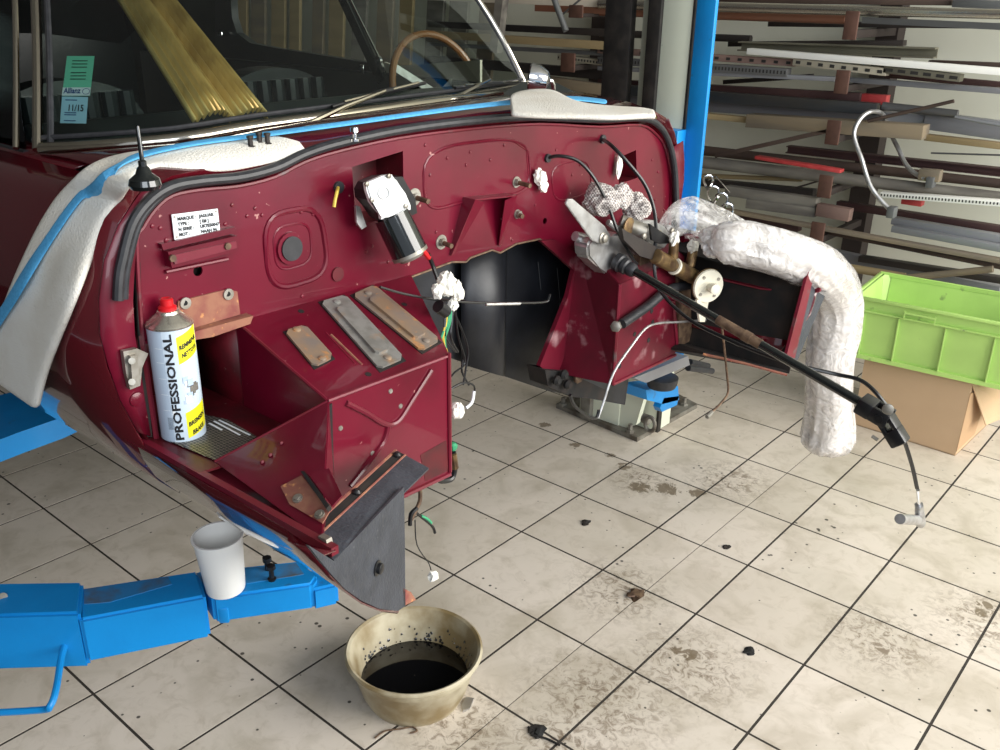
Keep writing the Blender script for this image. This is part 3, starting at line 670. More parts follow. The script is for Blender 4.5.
# pressed beads
def bead(pts, r=.005, n=6, closed=True, X_=F, name='pressed_bead', m='maroon', wide=None):
    q = [V(p) for p in pts]; path = []
    N_ = len(q)
    if closed:
        for i in range(N_):
            p0, p1, p2 = q[i-1], q[i], q[(i+1) % N_]; rr = .38
            a = p1.lerp(p0, rr); b_ = p1.lerp(p2, rr)
            for k in range(7): t = k/6; path.append((a*(1-t)**2)+(p1*2*t*(1-t))+(b_*t*t))
    else: path = smoothpath(q, 5)
    R_ = [(wide or r*1.5, r)]*len(path) if 0 else r
    return MB().tube(path, R_, 8, closed=closed).build(name, m, car)
bead([fw(*p, F-.001) for p in ((262, 216), (319, 205), (329, 274), (270, 292))], .006)
bead([fw(*p, F-.001) for p in ((272, 228), (309, 221), (312, 262), (276, 272))], .003)
bead([fw(*p, F-.001) for p in ((423, 148), (527, 136), (531, 192), (470, 200), (424, 212))], .004)
bead([fw(*p, F-.001) for p in ((550, 166), (588, 158), (592, 192), (554, 204))], .003)
# lower seam flange where wall meets footwell tops
MB().tube([fw(*p, F+.002) for p in ((236, 325), (320, 303), (411, 279))], .004, 6).build('seam', 'maroon_dusty', car)
MB().tube([fw(*p, F+.001) for p in outer[7:19]], .0025, 6).build('torn_edge', 'brown_metal', car)
# features on the wall
def disc(px, py, r, th, m, name='grommet', X_=F, parent=None, n=18):
    c_ = fw(px, py, X_); return MB().cyl(c_-V((.001, 0, 0)), c_+V((th, 0, 0)), r, n).build(name, m, parent or car)
g_ = disc(290, 248, .030, .005, 'maroon', 'grommet_plate')
disc(290, 248, .0225, .008, 'rubber', 'round_grommet'); 
disc(337, 274, .014, .004, 'maroon_dark', 'blanking_plug')
for (x, y, r, stud) in ((414, 197, .018, .045), (441, 242, .016, .035), (516, 182, .013, .045), (517, 214, .011, .02)):
    w_ = disc(x, y, r, .002, 'zinc', 'washer'); c_ = fw(x, y)
    MB().tube([c_, c_+V((stud, -.004, -.002))], .0055, 8).build('stud', 'brown_metal', car); 
    MB().lathe([(.009, 0), (.009, .007)], c_+V((.003, 0, 0)), 6, V((1, 0, 0)).to_track_quat('Z', 'Y').to_matrix()).build('nut', 'zinc', car)
rv = MB()
for (x, y) in ((425, 145), (447, 158), (470, 152), (490, 160), (466, 165), (504, 145), (344, 187), (366, 252), (372, 246), (388, 262), (301, 212), (313, 214), (255, 208), (262, 215), (232, 205), (152, 226), (160, 228), (166, 240), (556, 150), (572, 175), (580, 165), (535, 205), (512, 240), (430, 175), (436, 232), (652, 160), (658, 172), (655, 200), (664, 210), (626, 196), (302, 296), (225, 224), (247, 216), (205, 245)):
    rv.lathe([(.0042, 0), (.003, .0022), (.0005, .003)], fw(x, y), 8, V((1, 0, 0)).to_track_quat('Z', 'Y').to_matrix())
o = rv.build('rivets', 'maroon_dusty', car); o['kind'] = 'stuff'
# rail bracket under the data plate
q = [fw(*p) for p in ((162, 250), (231, 234), (233, 249), (166, 266))]
MB().slab(q, (.018, 0, 0)).build('rail_bracket', 'maroon', car)
MB().slab([p+V((.0185, 0, 0)) for p in [fw(*p) for p in ((166, 253), (229, 239), (230, 246), (168, 262))]], (.002, 0, 0)).build('rail_face', 'maroon_dusty', car)
MB().tube([fw(*p, F+.004) for p in ((166, 272), (190, 267), (228, 259))], .003, 6).build('rail_lower_seam', 'maroon_dusty', car)
MB().slab([fw(*p) for p in ((158, 243), (232, 226), (232, 232), (160, 249))], (.01, 0, 0)).build('rail_bracket', 'maroon', car)
R90 = V((1, 0, 0)).to_track_quat('Z', 'Y').to_matrix()
for p in ((172, 258), (227, 246)): MB().lathe([(.006, 0), (.006, .004), (.003, .004)], fw(*p, F+.02), 8, R90).build('screw', 'brown_metal', car)
# rusted patch
MB().slab([fw(*p) for p in ((177, 301), (226, 289), (236, 291), (239, 314), (187, 329), (176, 312))], (.004, 0, 0)).build('rust_patch', 'rust', car)
MB().slab([fw(*p) for p in ((186, 329), (246, 313), (243, 321), (205, 334), (186, 337))], (.022, 0, 0)).build('rusted_ledge', 'rust', car)
for p in ((185, 303), (228, 294)):
    MB().lathe([(.010, 0), (.010, .003), (.004, .003)], fw(*p, F+.004), 14, R90).build('washer', 'zinc', car); MB().cyl(fw(*p, F+.0065), fw(*p, F+.0075), .0045, 10).build('bolt_hole', 'black_inside', car)
# data plate
dp = [fw(*p, F+.003) for p in ((171, 214.5), (217, 208.5), (219.5, 231), (174, 239.5))]
plate = MB().slab(dp, (.002, 0, 0)).build('data_plate', 'whitepaint', car); plate['label'] = 'white identification plate with handwritten lines'
ux = (dp[1]-dp[0]).normalized(); uy = (dp[0]-dp[3]).normalized(); wdt = (dp[1]-dp[0]).length; hgt = (dp[0]-dp[3]).length
for i, (l1, l2) in enumerate((('MARQUE :', 'JAGUAR'), ('TYPE :', '[ E# ]'), ('N SERIE :', 'UK7E50047'), ('MOT :', 'NAAH 94'))):
    o_ = dp[0] + ux*wdt*.10 - uy*hgt*(.26+.21*i) + V((.002, 0, 0))
    flat_text(l1, hgt*.18, o_, ux, uy, (1, 0, 0), 'lettering', 'ink', plate, bold=.0004); flat_text(l2, hgt*.18, o_+ux*wdt*.47, ux, uy, (1, 0, 0), 'lettering', 'ink', plate, bold=.0004)
for u_, v_ in ((.05, .1), (.95, .1), (.05, .9), (.95, .9)): MB().cyl(dp[0]+ux*wdt*u_-uy*hgt*v_+V((.002, 0, 0)), dp[0]+ux*wdt*u_-uy*hgt*v_+V((.0035, 0, 0)), .0018, 8).build('rivet', 'zinc', plate)
# wires through grommets
disc(338, 187, .011, .005, 'rubber')
MB().tube([fw(338, 187), fw(337, 192, F+.03), fw(335, 200, F+.035), fw(334, 207, F+.035)], .0032, 8).build('wire_stub', 'wireyellow', car)
# trapezoid support bracket in the middle
tb = [(463, 196), (505, 192), (500, 246)]
L1 = [fw(*p) for p in ((463, 197), (449, 255))]; R1 = [fw(*p) for p in ((505, 193), (500, 246))]
mb = MB(); d = V((.034, 0, 0)); t_ = V((0, .003, 0))
mb.slab([L1[0], L1[1], L1[1]+d*.15, L1[0]+d], t_); mb.slab([R1[0], R1[1], R1[1]+d*.1, R1[0]+d], t_)
mb.slab([L1[0], R1[0], R1[0]+d, L1[0]+d], (0, 0, -.003))
mb.slab([L1[0]+d, fw(472, 200)+d, fw(452, 254)+d*.15, L1[1]+d*.15], (.002, 0, 0)); mb.slab([R1[0]+d, fw(493, 198)+d, fw(497, 245)+d*.1, R1[1]+d*.1], (.002, 0, 0))
mb.build('support_bracket', 'maroon', car)
MB().tube([fw(512, 140, F-.001), fw(526, 150, F-.001), fw(528, 175, F-.001)], .003, 6).build('pressed_bead', 'maroon_dusty', car)

# near footwell box
SL = V((F, -.869, 1.125)); SR = V((F, -.443, 1.119)); A_ = V((.541, -.869, 1.046)); TR = V((.541, -.580, 1.0419)); zb = .795
def tilt(p, z): return V((p.x, p.y, z))
mb = MB()
mb.quad(SL, SR, TR, A_); mb.quad(A_, TR, tilt(TR, zb), tilt(A_, .82)); mb.quad(SR, tilt(SR, zb), tilt(TR, zb), TR); mb.quad(SL, A_, tilt(A_, .82), tilt(SL, .82)); mb.quad(tilt(SL, .82), tilt(A_, .82), tilt(TR, zb), tilt(SR, zb))
fb = mb.build('footwell_box', 'maroon', car, smooth=False, solid=.003); fb['label'] = 'maroon passenger footwell box with sloped top'
TN = (SR-SL).cross(A_-SL).normalized(); TN = TN if TN.z > 0 else -TN
def top(px, py, h=0): return at_p(px, py, SL+TN*h, TN)
def cover(px4, m, inner, name='cover_plate'):
    q = [top(*p, .003) for p in px4]; c_ = sum(q, V())/4; mb = MB(); loop = []
    for i in range(4):
        p0, p1, p2 = q[i-1], q[i], q[(i+1) % 4]; e1 = (p0-p1).normalized(); e2 = (p2-p1).normalized()
        loop += [p1+e1*.009, p1+e2*.009]
    mb.slab(loop, TN*.004); o = mb.build(name, m, car)
    long_ = ((q[2]+q[3])/2-(q[0]+q[1])/2); a = (q[0]+q[1])/2
    w_ = (q[1]-q[0])*.27
    p = [a+long_*.16-w_, a+long_*.16+w_, a+long_*.86+w_, a+long_*.86-w_]
    if inner:
        s_ = MB(); loop = []
        for i in range(4):
            p0, p1, p2 = p[i-1], p[i], p[(i+1) % 4]; loop += [p1+(p0-p1).normalized()*.006, p1+(p2-p1).normalized()*.006]
        s_.slab([x+TN*.004 for x in loop], TN*.005); s_.build('raised_panel', m, o)
    for t_ in (.07, .93):
        MB().lathe([(.0075, 0), (.0075, .0015), (.005, .0032), (.0005, .0035)], a+long_*t_+TN*.004, 12, TN.to_track_quat('Z', 'Y').to_matrix()).build('screw', m, o)
    # dark gasket
    g = MB(); g.slab([c_+(x-c_)*1.05-TN*.0025 for x in q], TN*.002); g.build('gasket', 'black_inside', o)
    return o
cover(((284, 332), (305, 326), (334, 358), (314, 368)), 'copperplate', False)['label'] = 'small tarnished copper coloured cover plate'
cover(((320, 303), (345, 296), (404, 359), (379, 370)), 'greyplate', True)['label'] = 'long dull grey cover plate'
cover(((352, 296), (374, 286), (440, 341), (421, 352)), 'copperplate', True)['label'] = 'long cover plate with copper coloured wear'
MB().tube([top(331, 335, .001), top(362, 365, .001)], .0025, 6).build('wiper_groove', 'rust', car)
MB().tube([top(326, 333, .001), top(355, 364, .001)], .002, 6).build('wiper_groove', 'maroon_dusty', car)
for p in ((404, 305), (301, 312), (368, 375)):
    MB().lathe([(.006, 0), (.006, .002), (.003, .002)], top(*p), 10, TN.to_track_quat('Z', 'Y').to_matrix()).build('bolt_hole', 'black_inside', car)
MB().tube([A_+V((.001, 0, .002)), TR+V((.001, 0, .002))], .0035, 6).build('box_edge', 'maroon_dusty', car)
MB().tube([SL+V((0, 0, .002)), A_+V((0, 0, .002))], .0032, 6).build('box_edge', 'maroon_dusty', car)
XF = .541
def ff(px, py, d=0): return at_x(px, py, XF+d)
for pts, r in ((((346, 403), (366, 413), (385, 424), (398, 421), (412, 400), (431, 370)), .0055), (((388, 426), (384, 440), (372, 458), (350, 486)), .0055)):
    MB().tube(smoothpath([ff(*p, .002) for p in pts], 5), r, 8).build('pressed_bead', 'maroon', car)
MB().tube([ff(449, 353, .003), ff(450, 472, .003)], .004, 6).build('box_edge', 'maroon_dusty', car)
MB().tube([ff(450, 474, .003), ff(395, 500, .003)], .005, 6).build('box_edge', 'maroon_dusty', car)
MB().slab([ff(327, 405, .001), ff(331, 403, .001), ff(334, 520, .001), ff(329, 522, .001)], (.003, 0, 0)).build('seam_slot', 'black_inside', car)
MB().slab([ff(*p, .001) for p in ((420, 455), (446, 440), (448, 470), (425, 481))], (.0012, 0, 0)).build('scorched_patch', 'maroon_dark', car)
for p in ((390, 391), (400, 406), (372, 453), (340, 428)): MB().lathe([(.006, 0), (.004, .003), (.001, .003)], ff(*p), 10, R90).build('rivet', 'zinc', car)
# battery tray recess
ZTR = .965
mb = MB()
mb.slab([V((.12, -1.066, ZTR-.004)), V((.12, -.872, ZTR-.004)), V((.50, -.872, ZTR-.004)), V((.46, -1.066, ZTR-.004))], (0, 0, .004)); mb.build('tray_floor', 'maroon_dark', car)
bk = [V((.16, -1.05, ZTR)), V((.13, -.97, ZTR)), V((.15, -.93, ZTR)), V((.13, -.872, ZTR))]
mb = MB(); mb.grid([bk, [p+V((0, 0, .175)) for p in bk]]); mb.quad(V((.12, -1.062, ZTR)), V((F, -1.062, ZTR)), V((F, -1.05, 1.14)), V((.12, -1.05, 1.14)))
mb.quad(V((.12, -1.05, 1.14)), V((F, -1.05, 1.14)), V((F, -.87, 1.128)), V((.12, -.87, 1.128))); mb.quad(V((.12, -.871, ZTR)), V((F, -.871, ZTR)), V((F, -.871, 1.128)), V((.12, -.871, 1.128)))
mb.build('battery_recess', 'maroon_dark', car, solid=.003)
MB().tube([V((F+.001, -1.047, ZTR)), V((F+.001, -1.047, 1.15))], .005, 6).build('recess_edge', 'maroon_dusty', car)
MB().tube(smoothpath([V((.29, -.935, 1.12)), V((.22, -.93, 1.09)), V((.17, -.925, 1.03)), V((.165, -.92, ZTR))], 4), .006, 6).build('sealant_bead', 'maroon_dusty', car)
# printed sheet
def grid_mat():
    m, t, b = newmat('black_sheet_with_white_grid'); N = t.nodes.new; L = t.links.new
    tc = N('ShaderNodeTexCoord'); br = N('ShaderNodeTexBrick'); br.inputs['Scale'].default_value = 60; br.inputs['Mortar Size'].default_value = .018; br.offset = 0; br.inputs['Row Height'].default_value = .35
    br.inputs['Color1'].default_value = (.015, .015, .015, 1); br.inputs['Color2'].default_value = (.04, .035, .03, 1); br.inputs['Mortar'].default_value = (.42, .38, .32, 1)
    L(tc.outputs['Object'], br.inputs[0]); L(br.outputs[0], b.inputs['Base Color']); b.inputs['Roughness'].default_value = .35; return m
sh_ = [at_z(*p, ZTR+.002) for p in ((166, 440), (205, 415), (228, 420), (257, 437), (216, 461))]
ps = thing('printed_sheet', 'small black printed sheet with a white grid on the battery tray', 'sheet', tuple(at_z(210, 440, ZTR)))
MB().slab(sh_, (0, 0, .001)).build('sheet', grid_mat(), ps)
for i, (p0, p1) in enumerate((((214, 421), (240, 435)), ((219, 420), (250, 435)), ((209, 423), (222, 430)))):
    a, b_ = at_z(*p0, ZTR+.0035), at_z(*p1, ZTR+.0035); MB().beam(a, b_, .0035, .0004).build('print_line', 'whitepaint', ps)
# gusset
Bg = at_z(215, 462, ZTR+.0); Cg = at_y(322, 540, -1.048)
mb = MB(); mb.bm.faces.new([mb.bm.verts.new(p) for p in (A_+V((.002, 0, 0)), Bg, Cg)]); mb.bm.faces.new([mb.bm.verts.new(p) for p in (A_+V((.002, 0, 0)), Cg, tilt(A_, .815)+V((.002, 0, 0)))])
gs = mb.build('gusset', 'maroon', car, smooth=False, solid=.003); gs['label'] = 'triangular maroon gusset between box and sill'
MB().tube([Bg, A_], .003, 6).build('gusset_edge', 'maroon_dusty', car)
gn = (Bg-A_).cross(Cg-A_).normalized(); gn = gn if gn.x > 0 else -gn
def gu(px, py, d=0): return at_p(px, py, A_+gn*(d+.003), gn)
MB().slab([gu(*p) for p in ((281, 487), (302, 476), (330, 512), (323, 524), (290, 505))], gn*.002).build('rust_patch', 'rust', car)
for p in ((298, 499), (320, 515)):
    MB().lathe([(.008, 0), (.008, .003), (.005, .003), (.005, .006)], gu(*p, .002), 10, gn.to_track_quat('Z', 'Y').to_matrix()).build('bolt', 'zinc', car)
MB().slab([gu(*p) for p in ((303, 475), (307, 475), (332, 509), (329, 513))], gn*.010).build('tab_edge', 'black_inside', car)
MB().slab([gu(*p) for p in ((308, 474), (330, 470), (343, 497), (333, 508))], gn*.004).build('tab', 'maroon', car)
for p in ((281, 443), (270, 455), (262, 462)): MB().lathe([(.004, 0), (.002, .003)], gu(*p), 8, gn.to_track_quat('Z', 'Y').to_matrix()).build('rivet', 'maroon_dusty', car)
# dark closing plate at the front of the near sill
def sp3(px, py, X_): return at_x(px, py, X_)
P1 = sp3(301, 537, .71); P2 = sp3(396, 450, .575); P3 = sp3(429, 468, .635); P4 = sp3(334, 560, .775)
n_ = (P2-P1).cross(P4-P1).normalized(); n_ = n_ if n_.z > 0 else -n_
st = MB(); st.slab([P1+(P4-P1)*.28, P2+(P3-P2)*.28, P3, P4], -n_*.004).build('stone_guard_top', 'grey_plate', car)
MB().slab([P1, P2, P2+(P3-P2)*.28, P1+(P4-P1)*.28], -n_*.010).build('rubber_packing', 'black_inside', car)
MB().tube([P1-n_*.001, P2-n_*.001], .0032, 6).build('packing_edge', 'rust', car); MB().tube([P1+(P4-P1)*.28, P2+(P3-P2)*.28], .002, 6).build('packing_edge', 'rust', car)
for t_ in (.09, .48, .95):
    c_ = (P1+(P4-P1)*.14).lerp(P2+(P3-P2)*.14, t_); MB().lathe([(.008, 0), (.008, .005), (.004, .009)], c_-n_*.001, 8, n_.to_track_quat('Z', 'Y').to_matrix()).build('bolt', 'black_plastic', car)
D1 = P4; D2 = P4.lerp(P3, .78)
dirp = (D2-D1); dirp.z = 0; dirp.normalize(); nn = V((-dirp.y, dirp.x, 0)); nn = nn if nn.x > 0 else -nn
def pl(px, py): return at_p(px, py, D1, nn)
ppx = [(308, 545), (334, 561), (404, 487), (405, 545), (405.5, 606), (398, 611), (380, 609), (362, 601), (345, 589), (331, 574), (318, 558)]
pp = [pl(*p) for p in ppx]
gp = MB().slab(pp, -nn*.004).build('stone_guard', 'grey_plate', car); gp['label'] = 'dark grey textured closing plate'
c_ = pl(377, 568); Rn = nn.to_track_quat('Z', 'Y').to_matrix()
MB().lathe([(.013, 0), (.013, .002), (.009, .003), (.009, .008), (.005, .010)], c_, 12, Rn).build('bolt', 'black_plastic', gp)
MB().slab([pl(*p) for p in ((403, 588), (411, 592), (416, 600), (404, 606))], -nn*.03).build('sill_end', 'rust', car)
MB().slab([at_y(*p, -1.06) for p in ((318, 536), (326, 540), (330, 556), (322, 552))], (0, .01, 0)).build('chipped_corner', 'zinc', car)

# hinge catch and plug on the near post face
def pf(px, py, d=0): return fw(px, py, F+.012+d)
MB().slab([pf(*p) for p in ((120, 350), (134, 347), (145, 352), (139, 366), (137, 384), (127, 388), (123, 372))], (.010, 0, 0)).build('catch_plate', 'zinc', car)
MB().slab([pf(*p, .010) for p in ((128, 355), (135, 354), (137, 382), (130, 385))], (.008, 0, 0)).build('catch_tongue', 'zinc', car)
for p in ((132, 361), (132, 382)): MB().cyl(pf(*p, .018), pf(*p, .022), .0055, 10).build('screw', 'zinc', car)
MB().lathe([(.013, 0), (.012, .004), (.006, .006), (.0005, .006)], pf(136, 399, -.004), 16, R90).build('blanking_plug', 'maroon', car)
MB().slab([fw(*p, F-.002) for p in ((134, 262), (139, 262), (141, 330), (151, 436), (146, 436), (137, 330))], (.004, 0, 0)).build('dark_gap', 'black_inside', car)

# far footwell (driver side)
XB = .45
def fb_(px, py): return at_x(px, py, XB)
tl = V((XB, .125, 1.005)); bl = V((XB, .125, .735)); tr2 = V((XB, .44, 1.01)); br2 = V((XB, .44, .725))
mb = MB(); s1 = V((F, .139, 1.10)); s2 = V((F, .50, 1.11))
mb.quad(tl, tr2, br2, bl); mb.quad(s1, s2, tr2, tl); mb.quad(s1, tl, bl, V((F, .09, .735))); mb.quad(s2, tr2, br2, V((F, .50, .72))); mb.quad(bl, br2, V((F, .50, .72)), V((F, .09, .735)))
fo_ = mb.build('footwell_box', 'maroon_scuffed', car, smooth=False, solid=.003); fo_['label'] = 'maroon driver footwell box below the steering bearing'
MB().slab([at_x(*p, F+.012) for p in ((541, 241), (556, 254), (574, 270), (568, 296), (540, 366), (556, 380), (588, 290), (592, 268), (575, 252), (556, 240))], (-.012, 0, 0)).build('tunnel_flange', 'maroon_scuffed', car)
MB().tube([tl+V((.002, 0, 0)), bl+V((.002, 0, 0))], .005, 6).build('box_edge', 'maroon_dusty', car)
MB().tube([bl+V((.002, 0, 0)), br2+V((.002, 0, 0))], .005, 6).build('box_edge', 'maroon_dusty', car)
for p in ((651, 311), (634, 334), (648, 340), (652, 322), (619, 366)): MB().cyl(fb_(*p)-V((0, 0, 0)), fb_(*p)+V((.0025, 0, 0)), .007, 10).build('bolt_hole', 'black_inside', car)
MB().tube([fb_(*p)+V((.003, 0, 0)) for p in ((672, 300), (676, 345))], .006, 6).build('box_edge', 'maroon_dusty', car)
# black tunnel inside
mb = MB(); XT = .17
lowl = at_x(430, 345, XT)
tp = [at_x(*p, XT) for p in ((360, 260), (420, 240), (590, 225), (640, 300), (625, 405), (548, 391), (453, 359), (380, 330))]
mb.slab(tp, (-.01, 0, 0)); mb.build('tunnel_sheet', 'black_sheet', car)
mb = MB(); rows = []
for k in range(9):
    a = k/8; rows.append([V((XT+.02+.03*math.sin(PI*a), at_x(455+45*a, 300, XT).y, z)) for z in (at_x(455+45*a, 362+12*a, XT).z, 1.12)])
mb.grid(rows).build('tunnel_sheet_fold', 'black_sheet', car, solid=.003)
MB().tube([at_x(557, 268, XT+.012), at_x(560, 300, XT+.012), at_x(558, 330, XT+.012)], .0008, 5).build('scratch', 'bar_grey', car)
MB().tube([at_x(538, 262, XT+.012), at_x(541, 290, XT+.012)], .0008, 5).build('scratch', 'bar_grey', car)
# oily bits below far side
MB().slab([at_x(*p, .33) for p in ((545, 370), (568, 372), (610, 392), (606, 400), (572, 397), (548, 386))], (-.06, 0, 0)).build('lower_crossmember', 'black_inside', car)
for i, p in enumerate(((555, 380), (566, 384), (576, 378), (562, 374))): MB().lathe([(.012, 0), (.014, .008), (.008, .016)], at_x(*p, .34), 10, R90).build('oily_joint', 'brown_metal' if i == 2 else 'black_inside', car)
# far side box: outer wall, floor and front flange
mb = MB()
q1_, q2_ = at_x(787, 375, .765), at_x(703, 354, .56)
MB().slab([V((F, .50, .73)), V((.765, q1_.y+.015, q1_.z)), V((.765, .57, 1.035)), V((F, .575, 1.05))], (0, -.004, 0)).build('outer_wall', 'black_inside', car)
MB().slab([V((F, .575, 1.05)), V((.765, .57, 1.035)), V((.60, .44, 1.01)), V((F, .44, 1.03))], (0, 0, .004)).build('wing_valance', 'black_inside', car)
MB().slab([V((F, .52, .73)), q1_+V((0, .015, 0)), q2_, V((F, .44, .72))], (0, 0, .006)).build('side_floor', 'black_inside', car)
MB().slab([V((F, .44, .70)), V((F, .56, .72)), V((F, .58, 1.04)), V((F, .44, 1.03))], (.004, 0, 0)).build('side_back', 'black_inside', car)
MB().tube([q1_, q1_.lerp(q2_, .5)+V((0, 0, .003)), q2_], .004, 6).build('rusty_floor_edge', 'rust', car)
MB().slab([at_x(*p, .77) for p in ((810, 266), (816, 266), (795, 358), (786, 358))], (-.008, 0, 0)).build('front_flange', 'maroon_dusty', car)
MB().slab([at_x(*p, .765) for p in ((814, 263), (828, 289), (808, 335), (797, 362), (792, 357), (812, 268))], (-.004, .0, 0)).build('stone_guard', 'grey_plate', car)
MB().slab([at_x(*p, .46) for p in ((678, 268), (690, 262), (692, 340), (679, 347))], (-.01, 0, 0)).build('rusty_side_strip', 'brown_metal', car)

# ---- glasshouse
wt = [V((-.34, -.82, 1.755)), V((-.28, -.6, 1.77)), V((-.255, -.23, 1.775)), V((-.28, .14, 1.77)), V((-.37, .37, 1.755))]
wts = smoothpath(wt, 9)
NB = 28
def samp(path, t):
    L_ = [0]
    for a, b_ in zip(path, path[1:]): L_.append(L_[-1]+(b_-a).length)
    d = t*L_[-1]
    for i in range(len(path)-1):
        if L_[i+1] >= d-1e-9: return path[i].lerp(path[i+1], (d-L_[i])/max(1e-9, L_[i+1]-L_[i]))
    return path[-1]
def wpt(u, v, off=0):
    b_ = samp(wbs, u); t_ = samp(wts, u); p = b_.lerp(t_, v); bul = .02*math.sin(PI*v); return p+V((.7, 0, .7))*(bul+off)
mb = MB(); mb.grid([[wpt(i/NB, j/8) for i in range(NB+1)] for j in range(9)]); ws = mb.build('windscreen', 'glass', car)
MB().tube([wpt(i/NB, 0)+V((.004, 0, .002)) for i in range(NB+1)], (.0115), 12).build('windscreen_base_trim', 'warmchrome', car)
MB().tube([wpt(i/NB, .045, .002) for i in range(NB+1)], (.0045), 8).build('windscreen_rubber', 'rubber', car)
MB().tube([wpt(0, j/8)+V((0, -.004, 0)) for j in range(9)], .009, 10).build('windscreen_pillar_trim', 'warmchrome', car)
MB().tube([wpt(.012, j/8, .001) for j in range(9)], .006, 8).build('pillar_rubber', 'rubber', car)
MB().tube([wpt(-0, j/8)+V((-.045, -.022, 0)) for j in range(9)], .0055, 10).build('quarter_frame', 'warmchrome', car)
MB().tube([wpt(1, j/8)+V((0, .004, 0)) for j in range(9)], .008, 10).build('windscreen_pillar_trim', 'warmchrome', car)
MB().tube([wpt(.988, j/8, .001) for j in range(9)], .004, 8).build('pillar_rubber', 'rubber', car)
# door glass near side
mb = MB(); mb.quad(V((-.12, -1.0, 1.39)), V((-1.2, -1.0, 1.39)), V((-1.2, -.84, 1.78)), V((-.42, -.84, 1.78))); mb.build('door_glass', 'glass', car, solid=.003)
MB().tube([V((-.1, -1.008, 1.388)), V((-1.4, -1.008, 1.388))], .006, 8).build('door_waist_trim', 'rubber', car)
# roof + cabin
mb = MB(); rows = []
for x, zc in ((-.33, 1.78), (-.7, 1.83), (-1.2, 1.82), (-1.8, 1.72), (-2.3, 1.5)):
    rows.append([V((x, YC+s, zc-.06*(s/.6)**2)) for s in (-.6, -.3, 0, .3, .6)])
mb.grid(rows).build('roof', 'maroon_clean', car, solid=.02)
cab = MB(); cab.slab([V((.10, -.98, 1.38)), V((.10, .5, 1.38)), V((-.05, .5, 1.425)), V((-.22, .48, 1.42)), V((-.22, -.95, 1.42)), V((-.05, -.98, 1.415))], (0, 0, -.02)); cab.build('dashboard_top', 'dash', car)
MB().box((-.22, YC, 1.33), (.03, 1.44, .18), bev=.008).build('dashboard', 'leather', car)
MB().box((-1.0, YC, .86), (2.3, 1.40, .02)).build('cabin_floor', 'dash', car)
MB().box((-1.25, .475, 1.18), (2.1, .04, .46), bev=.01).build('door_trim', 'leather', car)
MB().box((-1.25, -.94, 1.15), (2.1, .04, .44), bev=.01).build('door_trim', 'leather', car)
MB().box((-2.3, YC, 1.2), (.04, 1.3, .8)).build('rear_bulkhead_trim', 'leather', car)
# far side window surround: rounded quarter light and door pillar
mb = MB(); Yw = .47
def wn(px, py): return at_y(px, py, Yw)
mb.slab([wn(*p) for p in ((205, -40), (236, -40), (231, 2), (232, 18), (237, 33), (250, 43), (275, 48), (320, 55), (370, 63), (384, 90), (372, 94), (300, 84), (225, 66), (205, 60))], (0, .03, 0)).build('quarter_panel', 'leather', car)
MB().slab([wn(*p) for p in ((40, -60), (215, -60), (215, 70), (215, 130), (40, 130))], (0, .02, 0)).build('rear_quarter_trim', 'dash', car)
MB().beam(wn(340, -12), wn(384, 82), .03, .035).build('door_pillar', 'black_gloss', car)
MB().tube([wn(348, -5), wn(386, 72)], .004, 6).build('pillar_trim', 'chrome', car)
MB().box(wn(225, 34)+V((0, -.02, 0)), (.03, .012, .018), bev=.003).build('window_catch', 'chrome', car)
MB().box(wn(367, 69)+V((0, -.02, 0)), (.02, .012, .03), bev=.003).build('window_catch', 'chrome', car)
MB().lathe([(.014, 0), (.014, .01), (.004, .014)], wn(383, 60)+V((0, -.015, 0)), 12, V((0, -1, 0)).to_track_quat('Z', 'Y').to_matrix()).build('window_winder', 'chrome', car)
MB().slab([wn(*p) for p in ((384, 62), (395, 66), (480, 60), (480, 84), (470, 85), (384, 72))], (0, .01, 0)).build('door_card_panel', 'cream', car)
# seats
def seat(cy, lab):
    s_ = MB(); zt = 1.435
    prof_ = []
    for k in range(25):
        a = PI*k/24; prof_.append((cy-.24*math.cos(a), zt-.40+.40*math.sin(a)**.35 if 0 < k < 24 else zt-.40))
    s_.slab([V((-.88, y, z)) for y, z in prof_], (-.09, 0, 0)); bmesh.ops.bevel(s_.bm, geom=list(s_.bm.edges), offset=.012, segments=2, affect='EDGES')
    o = s_.build('seat', 'leather', car)
    for k in range(7):
        y = cy-.16+k*.053; MB().tube([V((-.872, y, zt-.38)), V((-.862, y, zt-.2)), V((-.872, y, zt-.035))], .021, 8).build('flute', 'leather', o)
    MB().box((-.65, cy, 1.0), (.5, .46, .12), bev=.03).build('cushion', 'leather', o)
seat(-.55, 0); seat(.12, 1)
# steering wheel, seen through the glass
wc = at_x(440, 96, -.42); nw = V((.94, 0, .34)); Rw = nw.to_track_quat('Z', 'Y').to_matrix()
sw = MB().tube([wc+Rw @ V((math.cos(a)*.19, math.sin(a)*.19, 0)) for a in [2*PI*k/40 for k in range(40)]], .011, 10, closed=True).build('steering_wheel', 'wood_rim', car)
for a in (0, 2.1, 4.2): MB().beam(wc, wc+Rw @ V((math.cos(a+.5)*.18, math.sin(a+.5)*.18, 0)), .025, .003, up=nw).build('spoke', 'alu', sw)
MB().lathe([(.03, -.01), (.03, .01), (.01, .015)], wc, 16, Rw).build('horn_push', 'black_plastic', sw)
# rear view mirror
MB().box(at_x(311, -12, -.35), (.015, .13, .03), bev=.006).build('rear_view_mirror', 'alu', car)
